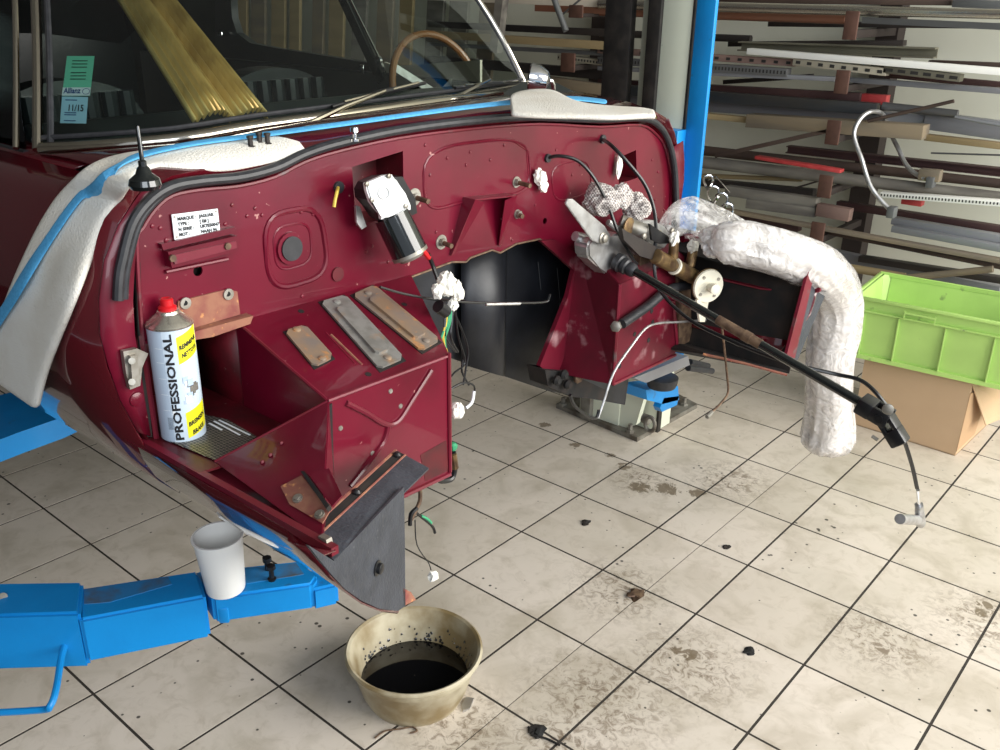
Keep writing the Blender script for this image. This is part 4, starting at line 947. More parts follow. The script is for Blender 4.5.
# wipers
def on_ws(px, py, off=.012):
    # nearest point of the glass on this sight line
    best = None; r_ = ray(px, py)
    for i in range(0, 61):
        for j in range(0, 25):
            p = wpt(i/60, j/24, off); d = p-CAM; z = d.dot(DI); u, v = 500+FPX*d.dot(RI)/z, 375-FPX*d.dot(UP)/z
            e = (u-px)**2+(v-py)**2
            if best is None or e < best[0]: best = (e, i/60, j/24, p, z)
    z = best[4]; return CAM + r_*(z)
def wiper(piv, elbow, b0, b1):
    w_ = MB(); a = on_ws(*piv, .015)+V((.0, 0, -.002)); e = on_ws(*elbow, .02)
    w_.tube([a, a.lerp(e, .5)+V((.006, 0, .006)), e], [(.008, .006), (.006, .0045), (.0045, .0035)], 8); o = w_.build('wiper_arm', 'warmchrome', car)
    MB().lathe([(.009, -.03), (.010, -.004), (.008, .006), (.003, .010)], a, 14).build('wiper_spindle', 'chrome', o)
    MB().box(a.lerp(e, .08), (.016, .024, .010), Matrix.Rotation(.5, 3, 'Z'), bev=.002).build('wiper_knuckle', 'chrome', o)
    p0, p1 = on_ws(*b0, .010), on_ws(*b1, .010)
    MB().tube([p0, p0.lerp(p1, .5)+V((.003, 0, .004)), p1], [(.004, .004), (.0085, .0065), (.004, .004)], 8).build('wiper_blade', 'black_plastic', o)
    MB().tube([p0.lerp(p1, .1)+V((.006, 0, .006)), p0.lerp(p1, .9)+V((.006, 0, .006))], .0028, 6).build('blade_spine', 'warmchrome', o)
wiper((294, 130), (385, 91), (332, 107), (425, 83)); wiper((437, 109), (490, 80), (455, 88), (522, 83))
# washer jets
for p, zz in (((355, 141), 1.425), ((537, 113), 1.415)):
    q = at_z(*p, zz); MB().lathe([(.008, 0), (.008, .004), (.004, .006), (.004, .012), (.008, .016), (.007, .023), (.001, .025)], q, 14).build('washer_jet', 'chrome', car)
# three bolts on padding are separate, see below
# inspection stickers inside the glass
def sticker(px4, m, name, lab):
    q = [on_ws(*p, -.004)+ray(*p).normalized()*.010 for p in px4]; q[2] = q[1]+q[3]-q[0]; nrm = (q[1]-q[0]).cross(q[3]-q[0]).normalized(); nrm = nrm if nrm.x > 0 else -nrm
    o = MB().slab(q, -nrm*.0006).build(name, m, ws); o['label'] = lab; return o, q, nrm
s1_, q, nr = sticker(((67, 56), (94.5, 56), (88, 96), (62, 96)), 'greenstk', 'insurance_sticker', 'green and white insurance sticker')
ex = (q[1]-q[0]).normalized(); ey = (q[0]-q[3]).normalized(); W_ = (q[1]-q[0]).length; H_ = (q[0]-q[3]).length
def lerp4(q, u, v): return (q[0].lerp(q[1], u)).lerp(q[3].lerp(q[2], u), v)
def sub(q, u0, v0, u1, v1, d, nr): return [lerp4(q, u, v)+nr*d for u, v in ((u0, v0), (u1, v0), (u1, v1), (u0, v1))]
mb = MB().slab(sub(q, 0, .80, 1, 1, .0008, nr), nr*.0004); mb.build('white_band', 'whitepaint', ws)
for v_ in (.12, .2, .28, .42, .5, .58): MB().slab(sub(q, .22, v_, .78, v_+.018, .0008, nr), nr*.0003).build('print_line', 'ink', ws)
flat_text('Allianz', H_*.19, lerp4(q, .06, .95)+nr*.0016, ex, ey, nr, 'lettering', 'blueink', ws, W_*.6, bold=.0004)
MB().tube([lerp4(q, .85, .90)+nr*.0014+ex*math.cos(a)*H_*.07+ey*math.sin(a)*H_*.07 for a in [2*PI*k/16 for k in range(16)]], .0005, 5, closed=True).build('round_emblem', 'blueink', ws)
s2_, q2, nr2 = sticker(((62, 96.5), (88, 97), (84, 124), (60, 123)), 'bluestk', 'inspection_sticker', 'pale blue inspection sticker marked 11/15')
ex = (q2[1]-q2[0]).normalized(); ey = (q2[0]-q2[3]).normalized(); W2 = (q2[1]-q2[0]).length; H2 = (q2[0]-q2[3]).length
flat_text('11/15', H2*.34, lerp4(q2, .26, .56)+nr2*.0016, ex, ey, nr2, 'lettering', 'ink', ws, W2*.62, bold=.0003)
for v_ in (.12, .6, .68, .9): MB().slab(sub(q2, .15, v_, .6, v_+.03, .0008, nr2), nr2*.0003).build('print_line', 'blueink', ws)
# door mirror far side
mr = MB(); mc = at_z(531, 78, 1.47); 
MB().lathe([(.002, -.05), (.022, -.042), (.035, -.02), (.038, 0), (.034, .004), (.001, .002)], mc, 20, V((-.8, -.5, .1)).to_track_quat('Z', 'Y').to_matrix()).build('door_mirror', 'chrome', car)
MB().tube(smoothpath([mc+V((0, .02, -.01)), mc+V((.02, .06, -.01)), mc+V((.01, .08, -.05))], 4), .006, 8).build('mirror_stem', 'chrome', car)
# antenna plinth; the orange reflection beside it is modelled as a small dome
a0_ = at_z(146, 190, 1.392)
ant = MB().lathe([(.021, 0), (.024, .006), (.022, .014), (.012, .022), (.009, .030), (.006, .033), (.006, .040), (.0032, .042), (.0032, .088), (.0025, .09)], a0_+V((0, 0, .002)), 20).build('aerial_base', 'black_gloss', car)
MB().lathe([(.016, -.004), (.013, .004), (.006, .008), (.0005, .009)], at_x(141, 197, F-.01)+V((.004, -.004, 0)), 16, V((.7, -.5, .5)).to_track_quat('Z', 'Y').to_matrix()).build('amber_reflection', 'amber', car)
# wiper motor
mo = thing('wiper_motor', 'wiper motor with bare metal cover and black cylindrical body on the bulkhead', 'motor', tuple(fw(395, 215)))
XM = .36
def mm(px, py, X_=XM): return at_x(px, py, X_)
cv = MB(); cv.slab([mm(*p, .372) for p in ((363, 183), (381, 175), (389, 174), (393, 180), (403, 193), (408, 205), (408, 209), (384, 215), (379, 219), (378, 214), (368, 202), (364, 190))], (.010, 0, 0)); bmesh.ops.bevel(cv.bm, geom=[e for e in cv.bm.edges if all(v.co.x > .38 for v in e.verts)], offset=.003, segments=2, affect='EDGES'); cv.build('gear_cover', 'whitealu', mo)
MB().tube([mm(384+5.5*math.cos(a)-.0*a, 193+6*math.sin(a), .384) for a in [2*PI*k/20 for k in range(20)]], .0012, 6, closed=True).build('cover_ring', 'whitealu', mo)
MB().slab([mm(*p, .335) for p in ((354, 188), (358, 181), (372, 175), (389, 174), (402, 196), (404, 210), (380, 222), (370, 217), (362, 205), (355, 197))], (.037, 0, 0)).build('gear_housing', 'black_plastic', mo)
for p in ((366, 184), (388, 176), (371, 200), (405, 206)): MB().lathe([(.0045, 0), (.0045, .004), (.002, .005)], mm(*p, .382), 8, R90).build('screw', 'zinc', mo)
a = mm(391, 214, .355); b_ = mm(411, 256, .385)
R_ = (b_-a).to_track_quat('Z', 'Y').to_matrix(); L_ = (b_-a).length
MB().lathe([(.020, 0), (.035, .002), (.036, L_*.9), (.034, L_*.93)], a, 26, R_).build('motor_body', 'black_gloss', mo)
MB().lathe([(.037, L_*.9), (.037, L_*.98), (.028, L_*1.0), (.024, L_*1.06), (.010, L_*1.09)], a, 22, R_).build('end_bell', 'zinc', mo)
MB().slab([mm(*p, .325) for p in ((354, 205), (358, 206), (365, 226), (360, 229), (355, 222))], (.005, 0, 0)).build('mounting_ear', 'alu', mo)
MB().tube([mm(422, 250, .38), mm(429, 258, .38)], .0055, 8).build('red_sleeve', 'red', mo)
MB().tube(smoothpath([mm(428, 254, .38), mm(433, 266, .38), mm(438, 280, .39)], 4), .0045, 8).build('motor_lead', 'black_plastic', mo)

# ---- wiring with tissue
ws_ = thing('wiring_loom', 'wiring connector bundle wrapped in white tissue by the torn opening', 'wiring', tuple(at_x(447, 295, .45)))
def tis(c_, size, seed, parent, name='tissue', m='tissue', sub=3, amp=.45): b = MB(); b.bm.free(); b.bm = crumple(c_, size, seed, sub, amp); return b.build(name, m, parent, smooth=False if sub < 3 else None, soft=25)
tis(at_x(446, 284, .45), (.018, .015, .024), 1.3, ws_); tis(at_x(457, 291, .46), (.012, .013, .020), 4.1, ws_); tis(at_x(437, 291, .46), (.010, .010, .014), 7.7, ws_); tis(at_x(453, 304, .455), (.010, .009, .014), 9.2, ws_)
MB().cyl(at_x(438, 306, .45), at_x(446, 312, .45), .013, 14).build('plug', 'black_plastic', ws_)
for i, (x0, m_) in enumerate(((449, 'wiregreen'), (451, 'wiregreen'), (447, 'wireyellow'), (453, 'black_plastic'), (446, 'black_plastic'))):
    MB().tube(smoothpath([at_x(x0, 308, .45), at_x(x0-1, 322, .455), at_x(x0-8+2*i, 338, .46), at_x(x0-10+5*i, 352, .45)], 4), .0025, 6).build('wire', m_, ws_)
for i, pts in enumerate((((452, 308), (462, 330), (468, 350), (466, 368), (463, 385)), ((455, 308), (458, 335), (465, 362), (455, 372), (448, 380)), ((446, 392), (462, 383), (474, 386), (473, 400), (466, 408)), ((463, 360), (462, 372), (469, 385)))):
    MB().tube(smoothpath([at_x(*p, .44) for p in pts], 4), .0022, 6).build('wire', 'black_plastic', ws_)
MB().tube(smoothpath([at_x(*p, .44) for p in ((474, 391), (472, 402), (466, 408))], 4), .0035, 6).build('white_sleeve', 'whitepaint', ws_)
tis(at_x(457, 411, .46), (.012, .012, .016), 3.3, ws_)
MB().tube(smoothpath([at_x(*p, .44) for p in ((380, 287), (405, 294), (440, 300), (486, 303), (520, 303), (545, 302), (549, 298), (550, 294))], 4), [.0026]*29, 6).build('probe_wire', 'black_plastic', ws_)
MB().tube([at_x(486, 304.3, .443), at_x(520, 303.5, .443)], .0032, 6).build('pale_sleeve', 'alu', ws_)
# cable tail below near box
tl_ = thing('cable_tail', 'dangling cable end with connectors below the near footwell box', 'cable', tuple(at_x(425, 520, .56)))
MB().tube(smoothpath([at_x(*p, .54) for p in ((420, 488), (420, 500), (416, 510), (411, 520))], 4), .004, 8).build('cable', 'brown_metal', tl_)
for pts, r, m_ in ((((413, 510), (420, 516), (432, 526), (435, 533)), .003, 'black_plastic'), (((417, 508), (411, 514), (410, 525)), .0045, 'black_plastic'), (((421, 516), (427, 519), (431, 523)), .0035, 'wiregreen'), (((415, 520), (417, 545), (428, 562), (431, 570)), .0012, 'black_plastic')):
    MB().tube(smoothpath([at_x(*p, .54) for p in pts], 4), r, 6).build('wire', m_, tl_)
tis(at_x(433, 576, .54), (.010, .010, .010), 2.2, tl_, sub=2)
hs = thing('brake_hose', 'small hose with green fitting at the near footwell box corner', 'hose', tuple(at_x(452, 460, .5)))
MB().tube(smoothpath([at_x(*p, .52) for p in ((453, 452), (455, 465), (452, 478), (443, 481), (436, 478))], 4), .006, 8).build('hose', 'black_plastic', hs)
MB().lathe([(.006, 0), (.009, .004), (.009, .012), (.005, .016)], at_x(453, 450, .52), 8).build('green_fitting', 'wiregreen', hs)
MB().tube([at_x(453, 454, .523), at_x(455, 468, .523)], .0075, 8).build('collar', 'brass', hs)

# ---- tissue plugs in bulkhead
tp_ = thing('tissue_plug', 'white tissue plug stuffed in the bulkhead hole right of centre', 'tissue', tuple(fw(541, 180)))
tis(fw(540, 177, F+.015), (.012, .016, .019), 5.5, tp_, 'plug'); tis(fw(543, 187, F+.015), (.010, .011, .013), 6.5, tp_, 'tail')
tp2 = thing('tissue_plug', 'white tissue strip hanging above the mesh bandage', 'tissue', tuple(fw(619, 165)))
tis(fw(619, 165, F+.012), (.006, .010, .030), 8.5, tp2, 'strip')

# ---- steering bearing (cast aluminium) and column
br_ = thing('steering_bearing', 'cast aluminium steering bracket with a flat lever bolted on the far footwell', 'bracket', tuple(at_x(615, 250, .40)))
def bx(px, py, X_=.41): return at_x(px, py, X_)
mb = MB(); mb.slab([bx(*p) for p in ((588, 246), (592, 238), (606, 240), (619, 233), (628, 236), (634, 252), (641, 262), (640, 274), (622, 279), (612, 279), (600, 268), (589, 258))], (-.045, 0, 0)); bmesh.ops.bevel(mb.bm, geom=list(mb.bm.edges), offset=.006, segments=3, affect='EDGES'); mb.build('housing', 'alu', br_)
MB().tube([bx(575, 236, .37), bx(590, 241, .38)], [.012, .015], 14).build('boss', 'alu', br_)
mb = MB(); mb.slab([bx(*p, .425) for p in ((566, 204), (568, 199), (573, 199), (605, 226), (611, 236), (609, 245), (603, 245), (592, 240))], (-.006, 0, 0)); bmesh.ops.bevel(mb.bm, geom=list(mb.bm.edges), offset=.0015, segments=2, affect='EDGES'); mb.build('lever', 'alu', br_)
MB().lathe([(.014, 0), (.014, .004), (.010, .006), (.010, .012), (.004, .014)], bx(602, 238, .425), 18, R90).build('pivot_bolt', 'zinc', br_)
MB().tube([bx(608, 222, .40), bx(625, 234, .42), bx(636, 252, .42)], .008, 8).build('rib', 'alu', br_)
shp = [at_y(625, 266, .15), at_y(700, 310, .15), at_y(865, 405, .15)]
stc = thing('steering_column', 'long black steering shaft sticking forward with a universal joint at its end', 'steering shaft', tuple(shp[0]))
dv = (shp[2]-shp[0]).normalized(); Rs = dv.to_track_quat('Z', 'Y').to_matrix()
MB().lathe([(.012, -.03), (.022, -.028), (.024, -.012), (.018, -.008), (.021, -.004), (.021, .006), (.016, .010), (.018, .014), (.017, .026), (.013, .032)], shp[0]+dv*.0, 22, Rs).build('rubber_boot', 'rubber', stc)
MB().cyl(shp[0], shp[2], .0105, 16).build('shaft', 'black_gloss', stc)
MB().cyl(shp[0].lerp(shp[2], .42), shp[0].lerp(shp[2], .60), .0118, 16).build('worn_sleeve', 'brown_metal', stc)
MB().cyl(shp[0].lerp(shp[2], .53), shp[0].lerp(shp[2], .56), .0135, 16).build('clamp_ring', 'brown_metal', stc)
k_ = 1.3; j0 = shp[2]; e1 = V((0, 1, 0)); e2 = dv.cross(e1).normalized()
mb = MB(); mb.beam(j0-dv*.012, j0+dv*.022, .05, .036, up=e2, bev=.004); mb.beam(j0+dv*.015+e1*.018, j0+dv*.058+e1*.018, .012, .034, up=e2, bev=.003); mb.beam(j0+dv*.015-e1*.018, j0+dv*.058-e1*.018, .012, .034, up=e2, bev=.003); mb.build('yoke', 'black_plastic', stc)
MB().cyl(j0+dv*.042-e1*.026, j0+dv*.042+e1*.026, .009, 12).build('cross_pin', 'black_plastic', stc)
MB().cyl(j0+dv*.042-e2*.022, j0+dv*.042+e2*.022, .008, 12).build('cross_pin', 'black_plastic', stc)
dd = (dv+V((0, 0, -.8))).normalized()
mb = MB(); c0 = j0+dv*.045
mb.beam(c0+e2*.014, c0+e2*.014+dd*.04, .034, .010, up=e2, bev=.002); mb.beam(c0-e2*.014, c0-e2*.014+dd*.04, .034, .010, up=e2, bev=.002); mb.beam(c0+dd*.03, c0+dd*.068, .036, .036, up=e2, bev=.005); mb.build('lower_yoke', 'black_plastic', stc)
q = at_y(888, 409, .13); MB().lathe([(.012, 0), (.012, .004), (.007, .006)], q, 12, (CAM-q+V((0, 0, -.6))).to_track_quat('Z', 'Y').to_matrix()).build('bearing_cap', 'zinc', stc)
MB().cyl(at_y(878, 440, .13), at_y(872, 436, .13), .004, 8).build('clamp_bolt', 'zinc', stc)
# speedometer style cable along the shaft, ends in a chrome fitting
cab_ = thing('drive_cable', 'black flexible cable from bulkhead hanging down to a chrome end fitting', 'cable', tuple(at_x(602, 139, F)))
cp = [fw(602, 139, F), fw(612, 146, F+.06), fw(628, 163, F+.10), fw(645, 185, F+.13), fw(654, 210, F+.15), fw(656, 235, F+.16), fw(654, 262, F+.165), at_x(660, 290, .50), at_x(690, 320, .60), at_x(740, 345, .75)]
MB().tube(smoothpath(cp, 6), .0048, 8).build('cable', 'black_plastic', cab_)
cp2 = [at_x(740, 345, .75), at_x(785, 362, .88), at_x(835, 374, .98), at_x(862, 381, 1.04), at_x(882, 400, 1.09), at_x(899, 428, 1.13), at_x(911, 462, 1.15), at_x(917, 488, 1.16)]
MB().tube(smoothpath(cp2, 6), .0048, 8).build('cable', 'black_plastic', cab_)
fe = at_x(918, 490, 1.16); fe2 = at_x(919, 505, 1.16); fe3 = at_x(920, 522, 1.16)
MB().tube([fe, fe2], .0045, 10).build('ferrule', 'chrome', cab_); MB().cyl(fe2, at_x(919.5, 513, 1.16), .011, 6).build('hex_nut', 'alu', cab_)
MB().tube([at_x(919.5, 511, 1.16), fe3, at_x(921, 525, 1.16)], [.011, .014, .009], 14).build('elbow', 'alu', cab_)
MB().cyl(at_x(920, 520, 1.16), at_x(900, 519, 1.16), .0125, 16).build('side_port', 'alu', cab_)
disc(602, 139, .011, .006, 'rubber'); disc(547, 158, .010, .006, 'rubber')
c2 = thing('control_cable', 'thin black control cable looping from the bulkhead to the steering bracket', 'cable', tuple(fw(547, 158)))
MB().tube(smoothpath([fw(547, 158), fw(560, 156, F+.03), fw(578, 161, F+.06), fw(594, 178, F+.09), fw(608, 205, F+.11), fw(618, 232, F+.13), fw(632, 258, F+.14), fw(637, 264, F+.14)], 6), .0042, 8).build('cable', 'black_plastic', c2)
# mesh bandage bundle
mbn = thing('mesh_bandage', 'white mesh bandage bundle sitting against the bulkhead above the brake parts', 'bandage', tuple(fw(617, 205, .4)))
def weavy(c_, s, seed, nm): b = MB(); b.bm.free(); b.bm = crumple(c_, s, seed, 4, .28); return b.build(nm, 'weave', mbn)
weavy(fw(602, 200, .38), (.045, .042, .040), 2.5, 'wad'); weavy(fw(637, 207, .39), (.035, .034, .034), 5.1, 'wad'); weavy(fw(622, 196, .40), (.020, .030, .030), 7.9, 'fold')
# brake cylinders
bc = thing('brake_servo', 'aluminium and brass brake cylinder pair beside the steering bracket', 'brake cylinder', tuple(fw(660, 245, .42)))
def bq(px, py, X_=.45): return at_x(px, py, X_)
mb = MB(); mb.slab([bq(*p, .43) for p in ((640, 222), (654, 220), (668, 228), (672, 240), (664, 250), (648, 246), (640, 236))], (-.05, 0, 0)); bmesh.ops.bevel(mb.bm, geom=list(mb.bm.edges), offset=.006, segments=2, affect='EDGES'); mb.build('casting', 'alu', bc)
MB().cyl(bq(620, 222, .40), bq(645, 232, .45), .020, 18).build('piston_housing', 'zinc', bc)
MB().lathe([(.021, 0), (.022, .004), (.015, .006), (.005, .006)], bq(628, 226, .43), 18, R90).build('brown_cap', 'brass', bc)
MB().slab([bq(*p, .465) for p in ((622, 228), (628, 232), (655, 246), (662, 252), (660, 262), (640, 256), (624, 240))], (-.012, 0, 0)).build('dark_plate', 'bar_dark', bc)
MB().slab([bq(*p, .47) for p in ((650, 224), (668, 236), (672, 243), (660, 244), (652, 240))], (-.006, 0, 0)).build('dark_plate', 'black_plastic', bc)
for p in ((658, 233), (671, 231), (643, 236)): MB().lathe([(.009, 0), (.009, .006), (.005, .009)], bq(*p, .455), 12, R90).build('bolt', 'zinc', bc)
m0, m1 = bq(655, 256, .47), bq(698, 279, .50); dm = (m1-m0); 
MB().lathe([(.014, 0), (.020, .004), (.020, dm.length*.35), (.016, dm.length*.38), (.016, dm.length*.45), (.021, dm.length*.47), (.021, dm.length*.85), (.017, dm.length)], m0, 20, dm.to_track_quat('Z', 'Y').to_matrix()).build('master_cylinder', 'brass', bc)
MB().lathe([(.0215, dm.length*.42), (.023, dm.length*.44), (.0215, dm.length*.46)], m0, 20, dm.to_track_quat('Z', 'Y').to_matrix()).build('ring', 'cream', bc)
for p, q_ in (((673, 258), (674, 242)), ((690, 266), (693, 250))):
    MB().cyl(bq(*p, .485), bq(*q_, .485), .013, 14).build('port', 'brass', bc)
    tis(bq(q_[0], q_[1]-3, .487), (.013, .013, .018), p[0]*.1, bc, 'plastic_cap', 'tissue')
dn = V((.86, -.46, .02)).normalized(); dc = bq(708, 286, .545); Rd = dn.to_track_quat('Z', 'Y').to_matrix()
MB().lathe([(.005, -.004), (.044, -.004), (.046, 0), (.044, .005), (.010, .007)], dc, 32, Rd).build('cream_disc', 'cream', bc)
MB().lathe([(.047, -.006), (.047, -.004), (.040, -.004)], dc, 32, Rd).build('disc_gasket', 'brass', bc)
MB().lathe([(.010, .005), (.010, .020), (.014, .021), (.014, .036), (.010, .038)], dc, 18, Rd).build('hub', 'cream', bc)
for a in (.6, 2.2, 3.8, 5.3): MB().lathe([(.0045, .005), (.0045, .008)], dc+Rd @ V((math.cos(a)*.032, math.sin(a)*.032, 0)), 8, Rd).build('screw', 'zinc', bc)
MB().slab([bq(*p, .54) for p in ((697, 300), (709, 300), (705, 322), (700, 322))], (-.006, 0, 0)).build('tab', 'cream', bc)
MB().slab([bq(*p, .43) for p in ((640, 250), (662, 262), (656, 274), (640, 272))], (-.02, 0, 0)).build('rusty_bracket', 'brown_metal', bc)
# servo hose: dark grey tube
ho_ = thing('rubber_hose', 'dark grey rubber hose with a metal end on the far footwell box', 'hose', tuple(bq(618, 325)))
MB().tube(smoothpath([bq(622, 324, .47), bq(648, 306, .47), bq(668, 290, .47), bq(690, 285, .47)], 5), .0125, 12).build('hose', 'rubber', ho_)
MB().lathe([(.011, 0), (.014, .003), (.014, .014), (.010, .016)], bq(617, 326, .48), 6, (bq(610, 330, .50)-bq(622, 324, .47)).to_track_quat('Z', 'Y').to_matrix()).build('end_nut', 'zinc', ho_)
# brake pipes
pi1 = thing('brake_pipe', 'thin bent steel brake pipe in front of the far footwell box', 'pipe', tuple(bq(640, 325, .5)))
MB().tube(smoothpath([bq(*p, .50) for p in ((598, 418), (603, 404), (614, 372), (632, 345), (646, 328), (660, 323), (680, 322), (706, 320))], 5), .0032, 8).build('pipe', 'alu', pi1)
MB().tube(smoothpath([bq(*p, .50) for p in ((570, 395), (575, 406), (588, 416), (596, 418), (599, 410))], 5), .0042, 8).build('flexible_hose', 'black_plastic', pi1)
pi2 = thing('brake_pipe', 'bent steel pipe hanging down to the floor side right of the lift foot', 'pipe', tuple(bq(722, 340, .7)))
MB().tube(smoothpath([at_x(*p, .62) for p in ((722, 329), (724, 345), (727, 375), (728, 392), (722, 402), (712, 412))], 5), .0032, 8).build('pipe', 'brown_metal', pi2)
MB().tube([at_x(712, 412, .62), at_x(707, 417, .62)], .006, 8).build('flare_nut', 'dirty_steel', pi2)

# ---- milky plastic wrapped loom
lp = [(712, 246, .56), (728, 243, .60), (745, 244, .63), (780, 253, .70), (812, 266, .735), (834, 290, .72), (835, 325, .72), (830, 360, .72), (829, 395, .72), (829, 425, .72), (826, 449, .72)]
pth = smoothpath([at_x(*p) for p in lp], 6)
loom = thing('wrapped_loom', 'thick pipe wrapped in milky crinkled plastic draped over the far sill', 'wrapped pipe', tuple(pth[30]))
def wrapped(path, rr, seed, name, m, parent, amp=.25, n=28):
    b = MB(); rings = []; nrm = None; b.bm.free(); b.bm = bmesh.new(); mcount = len(path)
    for i, p in enumerate(path):
        t = (path[min(i+1, mcount-1)]-path[max(i-1, 0)]).normalized()
        nrm = t.orthogonal().normalized() if nrm is None else (nrm-t*nrm.dot(t)).normalized(); bn = t.cross(nrm); r = rr(i/(mcount-1))
        ring = []
        for k in range(n):
            a = 2*PI*k/n; d = nrm*math.cos(a)+bn*math.sin(a)
            q = V((math.cos(a)*1.8+seed, math.sin(a)*1.8, i*.045+.35*math.sin(a))); f = 1+amp*(abs(noise.noise(q*1.3))*-1.3+.3+.25*noise.noise(q*4.1))
            ring.append(b.bm.verts.new(p+d*r*f))
        rings.append(ring)
    for A1, B1 in zip(rings, rings[1:]):
        for k in range(n): b.bm.faces.new((A1[k], A1[(k+1) % n], B1[(k+1) % n], B1[k]))
    b.bm.faces.new(rings[0][::-1]); b.bm.faces.new(rings[-1])
    return b.build(name, m, parent, soft=50)
rl = lambda t: -.034*max(0, 1-t/.07) + .048+.022*min(1, max(0, (t-.1)/.3)) + .005*math.sin(t*14) + .014*max(0, (t-.7)/.3) - (.030*max(0, (t-.955)/.045))
wrapped(pth, lambda t: rl(t)*.84, 1.0, 'pipe_inside', 'loom_in', loom, .12)
wrapped(pth, rl, 4.0, 'plastic_wrap', 'film_thick', loom, .17, 60)
for p, sz, sd in (((716, 243, .57), (.040, .034, .034), 3.1), ((734, 240, .60), (.040, .038, .036), 6.2), ((752, 247, .635), (.036, .036, .040), 8.4)):
    b = MB(); b.bm.free(); b.bm = crumple(at_x(*p), sz, sd, 4, .42); b.build('crumpled_wrap', 'film_thick', loom)
bag = thing('plastic_bag', 'clear crumpled plastic bag covering parts beside the blue post', 'bag', tuple(at_x(705, 222, .45)))
bpth = smoothpath([at_x(*p) for p in ((664, 232, .40), (682, 219, .42), (705, 222, .46), (735, 236, .50), (752, 243, .52))], 5)
wrapped(bpth, lambda t: .018+.036*math.sin(PI*min(1, max(0, t*.9+.05))), 9.0, 'bag', 'film', bag, .5)
MB().cyl(at_x(672, 226, .41), at_x(676, 226, .42), .016, 14).build('dark_part', 'black_plastic', bag)
MB().tube([at_x(682, 238, .42), at_x(700, 236, .44)], .012, 10).build('maroon_part', 'maroon', bag)
MB().tube([at_x(752, 244, .52), at_x(700, 218, .46)], .010, 10).build('rolled_edge', 'film_thick', bag)

# ================================================================== PADDING, STRAP
def hit(px, py, off, fallback=None):
    d = ray(px, py).normalized(); loc, nr_, idx, dist = skin_bvh.ray_cast(CAM, d)
    if loc is None or loc.x < -3: return None
    if nr_.dot(d) > 0: nr_ = -nr_
    return loc + nr_*off
def ribbon(rows, th, name, m, parent, ncross=6, nsub=4, plane=None, lift=None, force=False):
    # rows of pixel pairs; each point is laid on the bodywork
    full = []
    L_ = smoothpath([V((a[0], a[1], 0)) for a, b_ in rows], nsub); R2 = smoothpath([V((b_[0], b_[1], 0)) for a, b_ in rows], nsub)
    pts = []
    for i, (a, b_) in enumerate(zip(L_, R2)):
        row = []
        for k in range(ncross+1):
            p = a.lerp(b_, k/ncross); h_ = hit(p.x, p.y, th*.7)
            if h_ is None or force: h_ = plane(p.x, p.y)
            if p.y > 275 and p.x < 110 and not force: h_ = plane(p.x, p.y)
            if lift: h_ = h_ + lift(p.x, p.y)
            row.append(h_)
        pts.append(row)
    # relax depth a little so that the sheet lies smoothly
    for _ in range(3):
        new = [[V(p) for p in r] for r in pts]
        for i in range(1, len(pts)-1):
            for k in range(len(pts[0])):
                new[i][k] = pts[i][k]*.5+(pts[i-1][k]+pts[i+1][k])*.25
        pts = new
    b = MB(); b.grid(pts); o = b.build(name, m, parent); md = o.modifiers.new('t', 'SOLIDIFY'); md.thickness = th; md.offset = 0
    md = o.modifiers.new('s', 'SUBSURF'); md.levels = md.render_levels = 1
    return o
rowsA = [((-16, 372), (38, 410)), ((-10, 345), (47, 372)), ((4, 305), (66, 325)), ((22, 262), (90, 262)), ((42, 221), (105, 221)), ((68, 184), (127, 194)), ((100, 161), (135, 179)), ((146, 153), (156, 168)), ((190, 149), (182, 170)), ((225, 140), (222, 173)), ((255, 136), (262, 166)), ((285, 140), (290, 159)), ((300, 145), (308, 154))]
pa = ribbon(rowsA, .016, 'foam_padding', 'foam', None, 7, 4, lambda x, y: at_y(x, y, -1.135))
tag(pa, 'long white foam fender padding draped over the near wing and hanging down', 'padding')
rowsB = [((510, 99), (511, 115)), ((516, 92), (528, 117)), ((552, 89), (556, 118)), ((572, 102), (585, 118)), ((610, 107), (614, 119)), ((640, 109), (642, 117)), ((654, 112), (656, 117))]
pb = ribbon(rowsB, .012, 'foam_padding', 'foam', None, 5, 4, lambda x, y: at_z(x, y, 1.436+(118-y)/30*.03), force=True)
tag(pb, 'short white foam padding on the scuttle in front of the door mirror', 'padding')
def stp(pts, w_, off):
    q = [(p[0], p[1]) for p in pts]; out = []
    for i, p in enumerate(q):
        a = V((*q[max(i-1, 0)], 0)); b_ = V((*q[min(i+1, len(q)-1)], 0)); t = (b_-a).normalized(); n = V((-t.y, t.x, 0)); ww = w_(i/(len(q)-1)) if callable(w_) else w_
        out.append(((p[0]+n.x*ww, p[1]+n.y*ww), (p[0]-n.x*ww, p[1]-n.y*ww)))
    return out
spx = [(-14, 350), (3, 322), (30, 284), (50, 251), (72, 219), (88, 199), (110, 179), (135, 165), (165, 157), (200, 150), (245, 144), (290, 138), (350, 129), (420, 119), (480, 111), (530, 106), (570, 103), (606, 107)]
strap = ribbon(stp(spx, lambda t: 6.0-3.7*min(1, t*2.0), 0), .004, 'ratchet_strap', 'strap', None, 2, 4, lambda x, y: at_z(x, y, 1.432) if x > 100 else at_y(x, y, -1.137))
tag(strap, 'long blue webbing strap running over the scuttle and the foam padding', 'strap')
# raise the strap above padding, towards its surface normal
def raise_obj(o, k):
    me = o.data; ns = [v.normal.copy() for v in me.vertices]
    for v, n in zip(me.vertices, ns):
        nn_ = n if n.dot(CAM-v.co) > 0 else -n
        v.co += nn_*k
raise_obj(strap, .013)
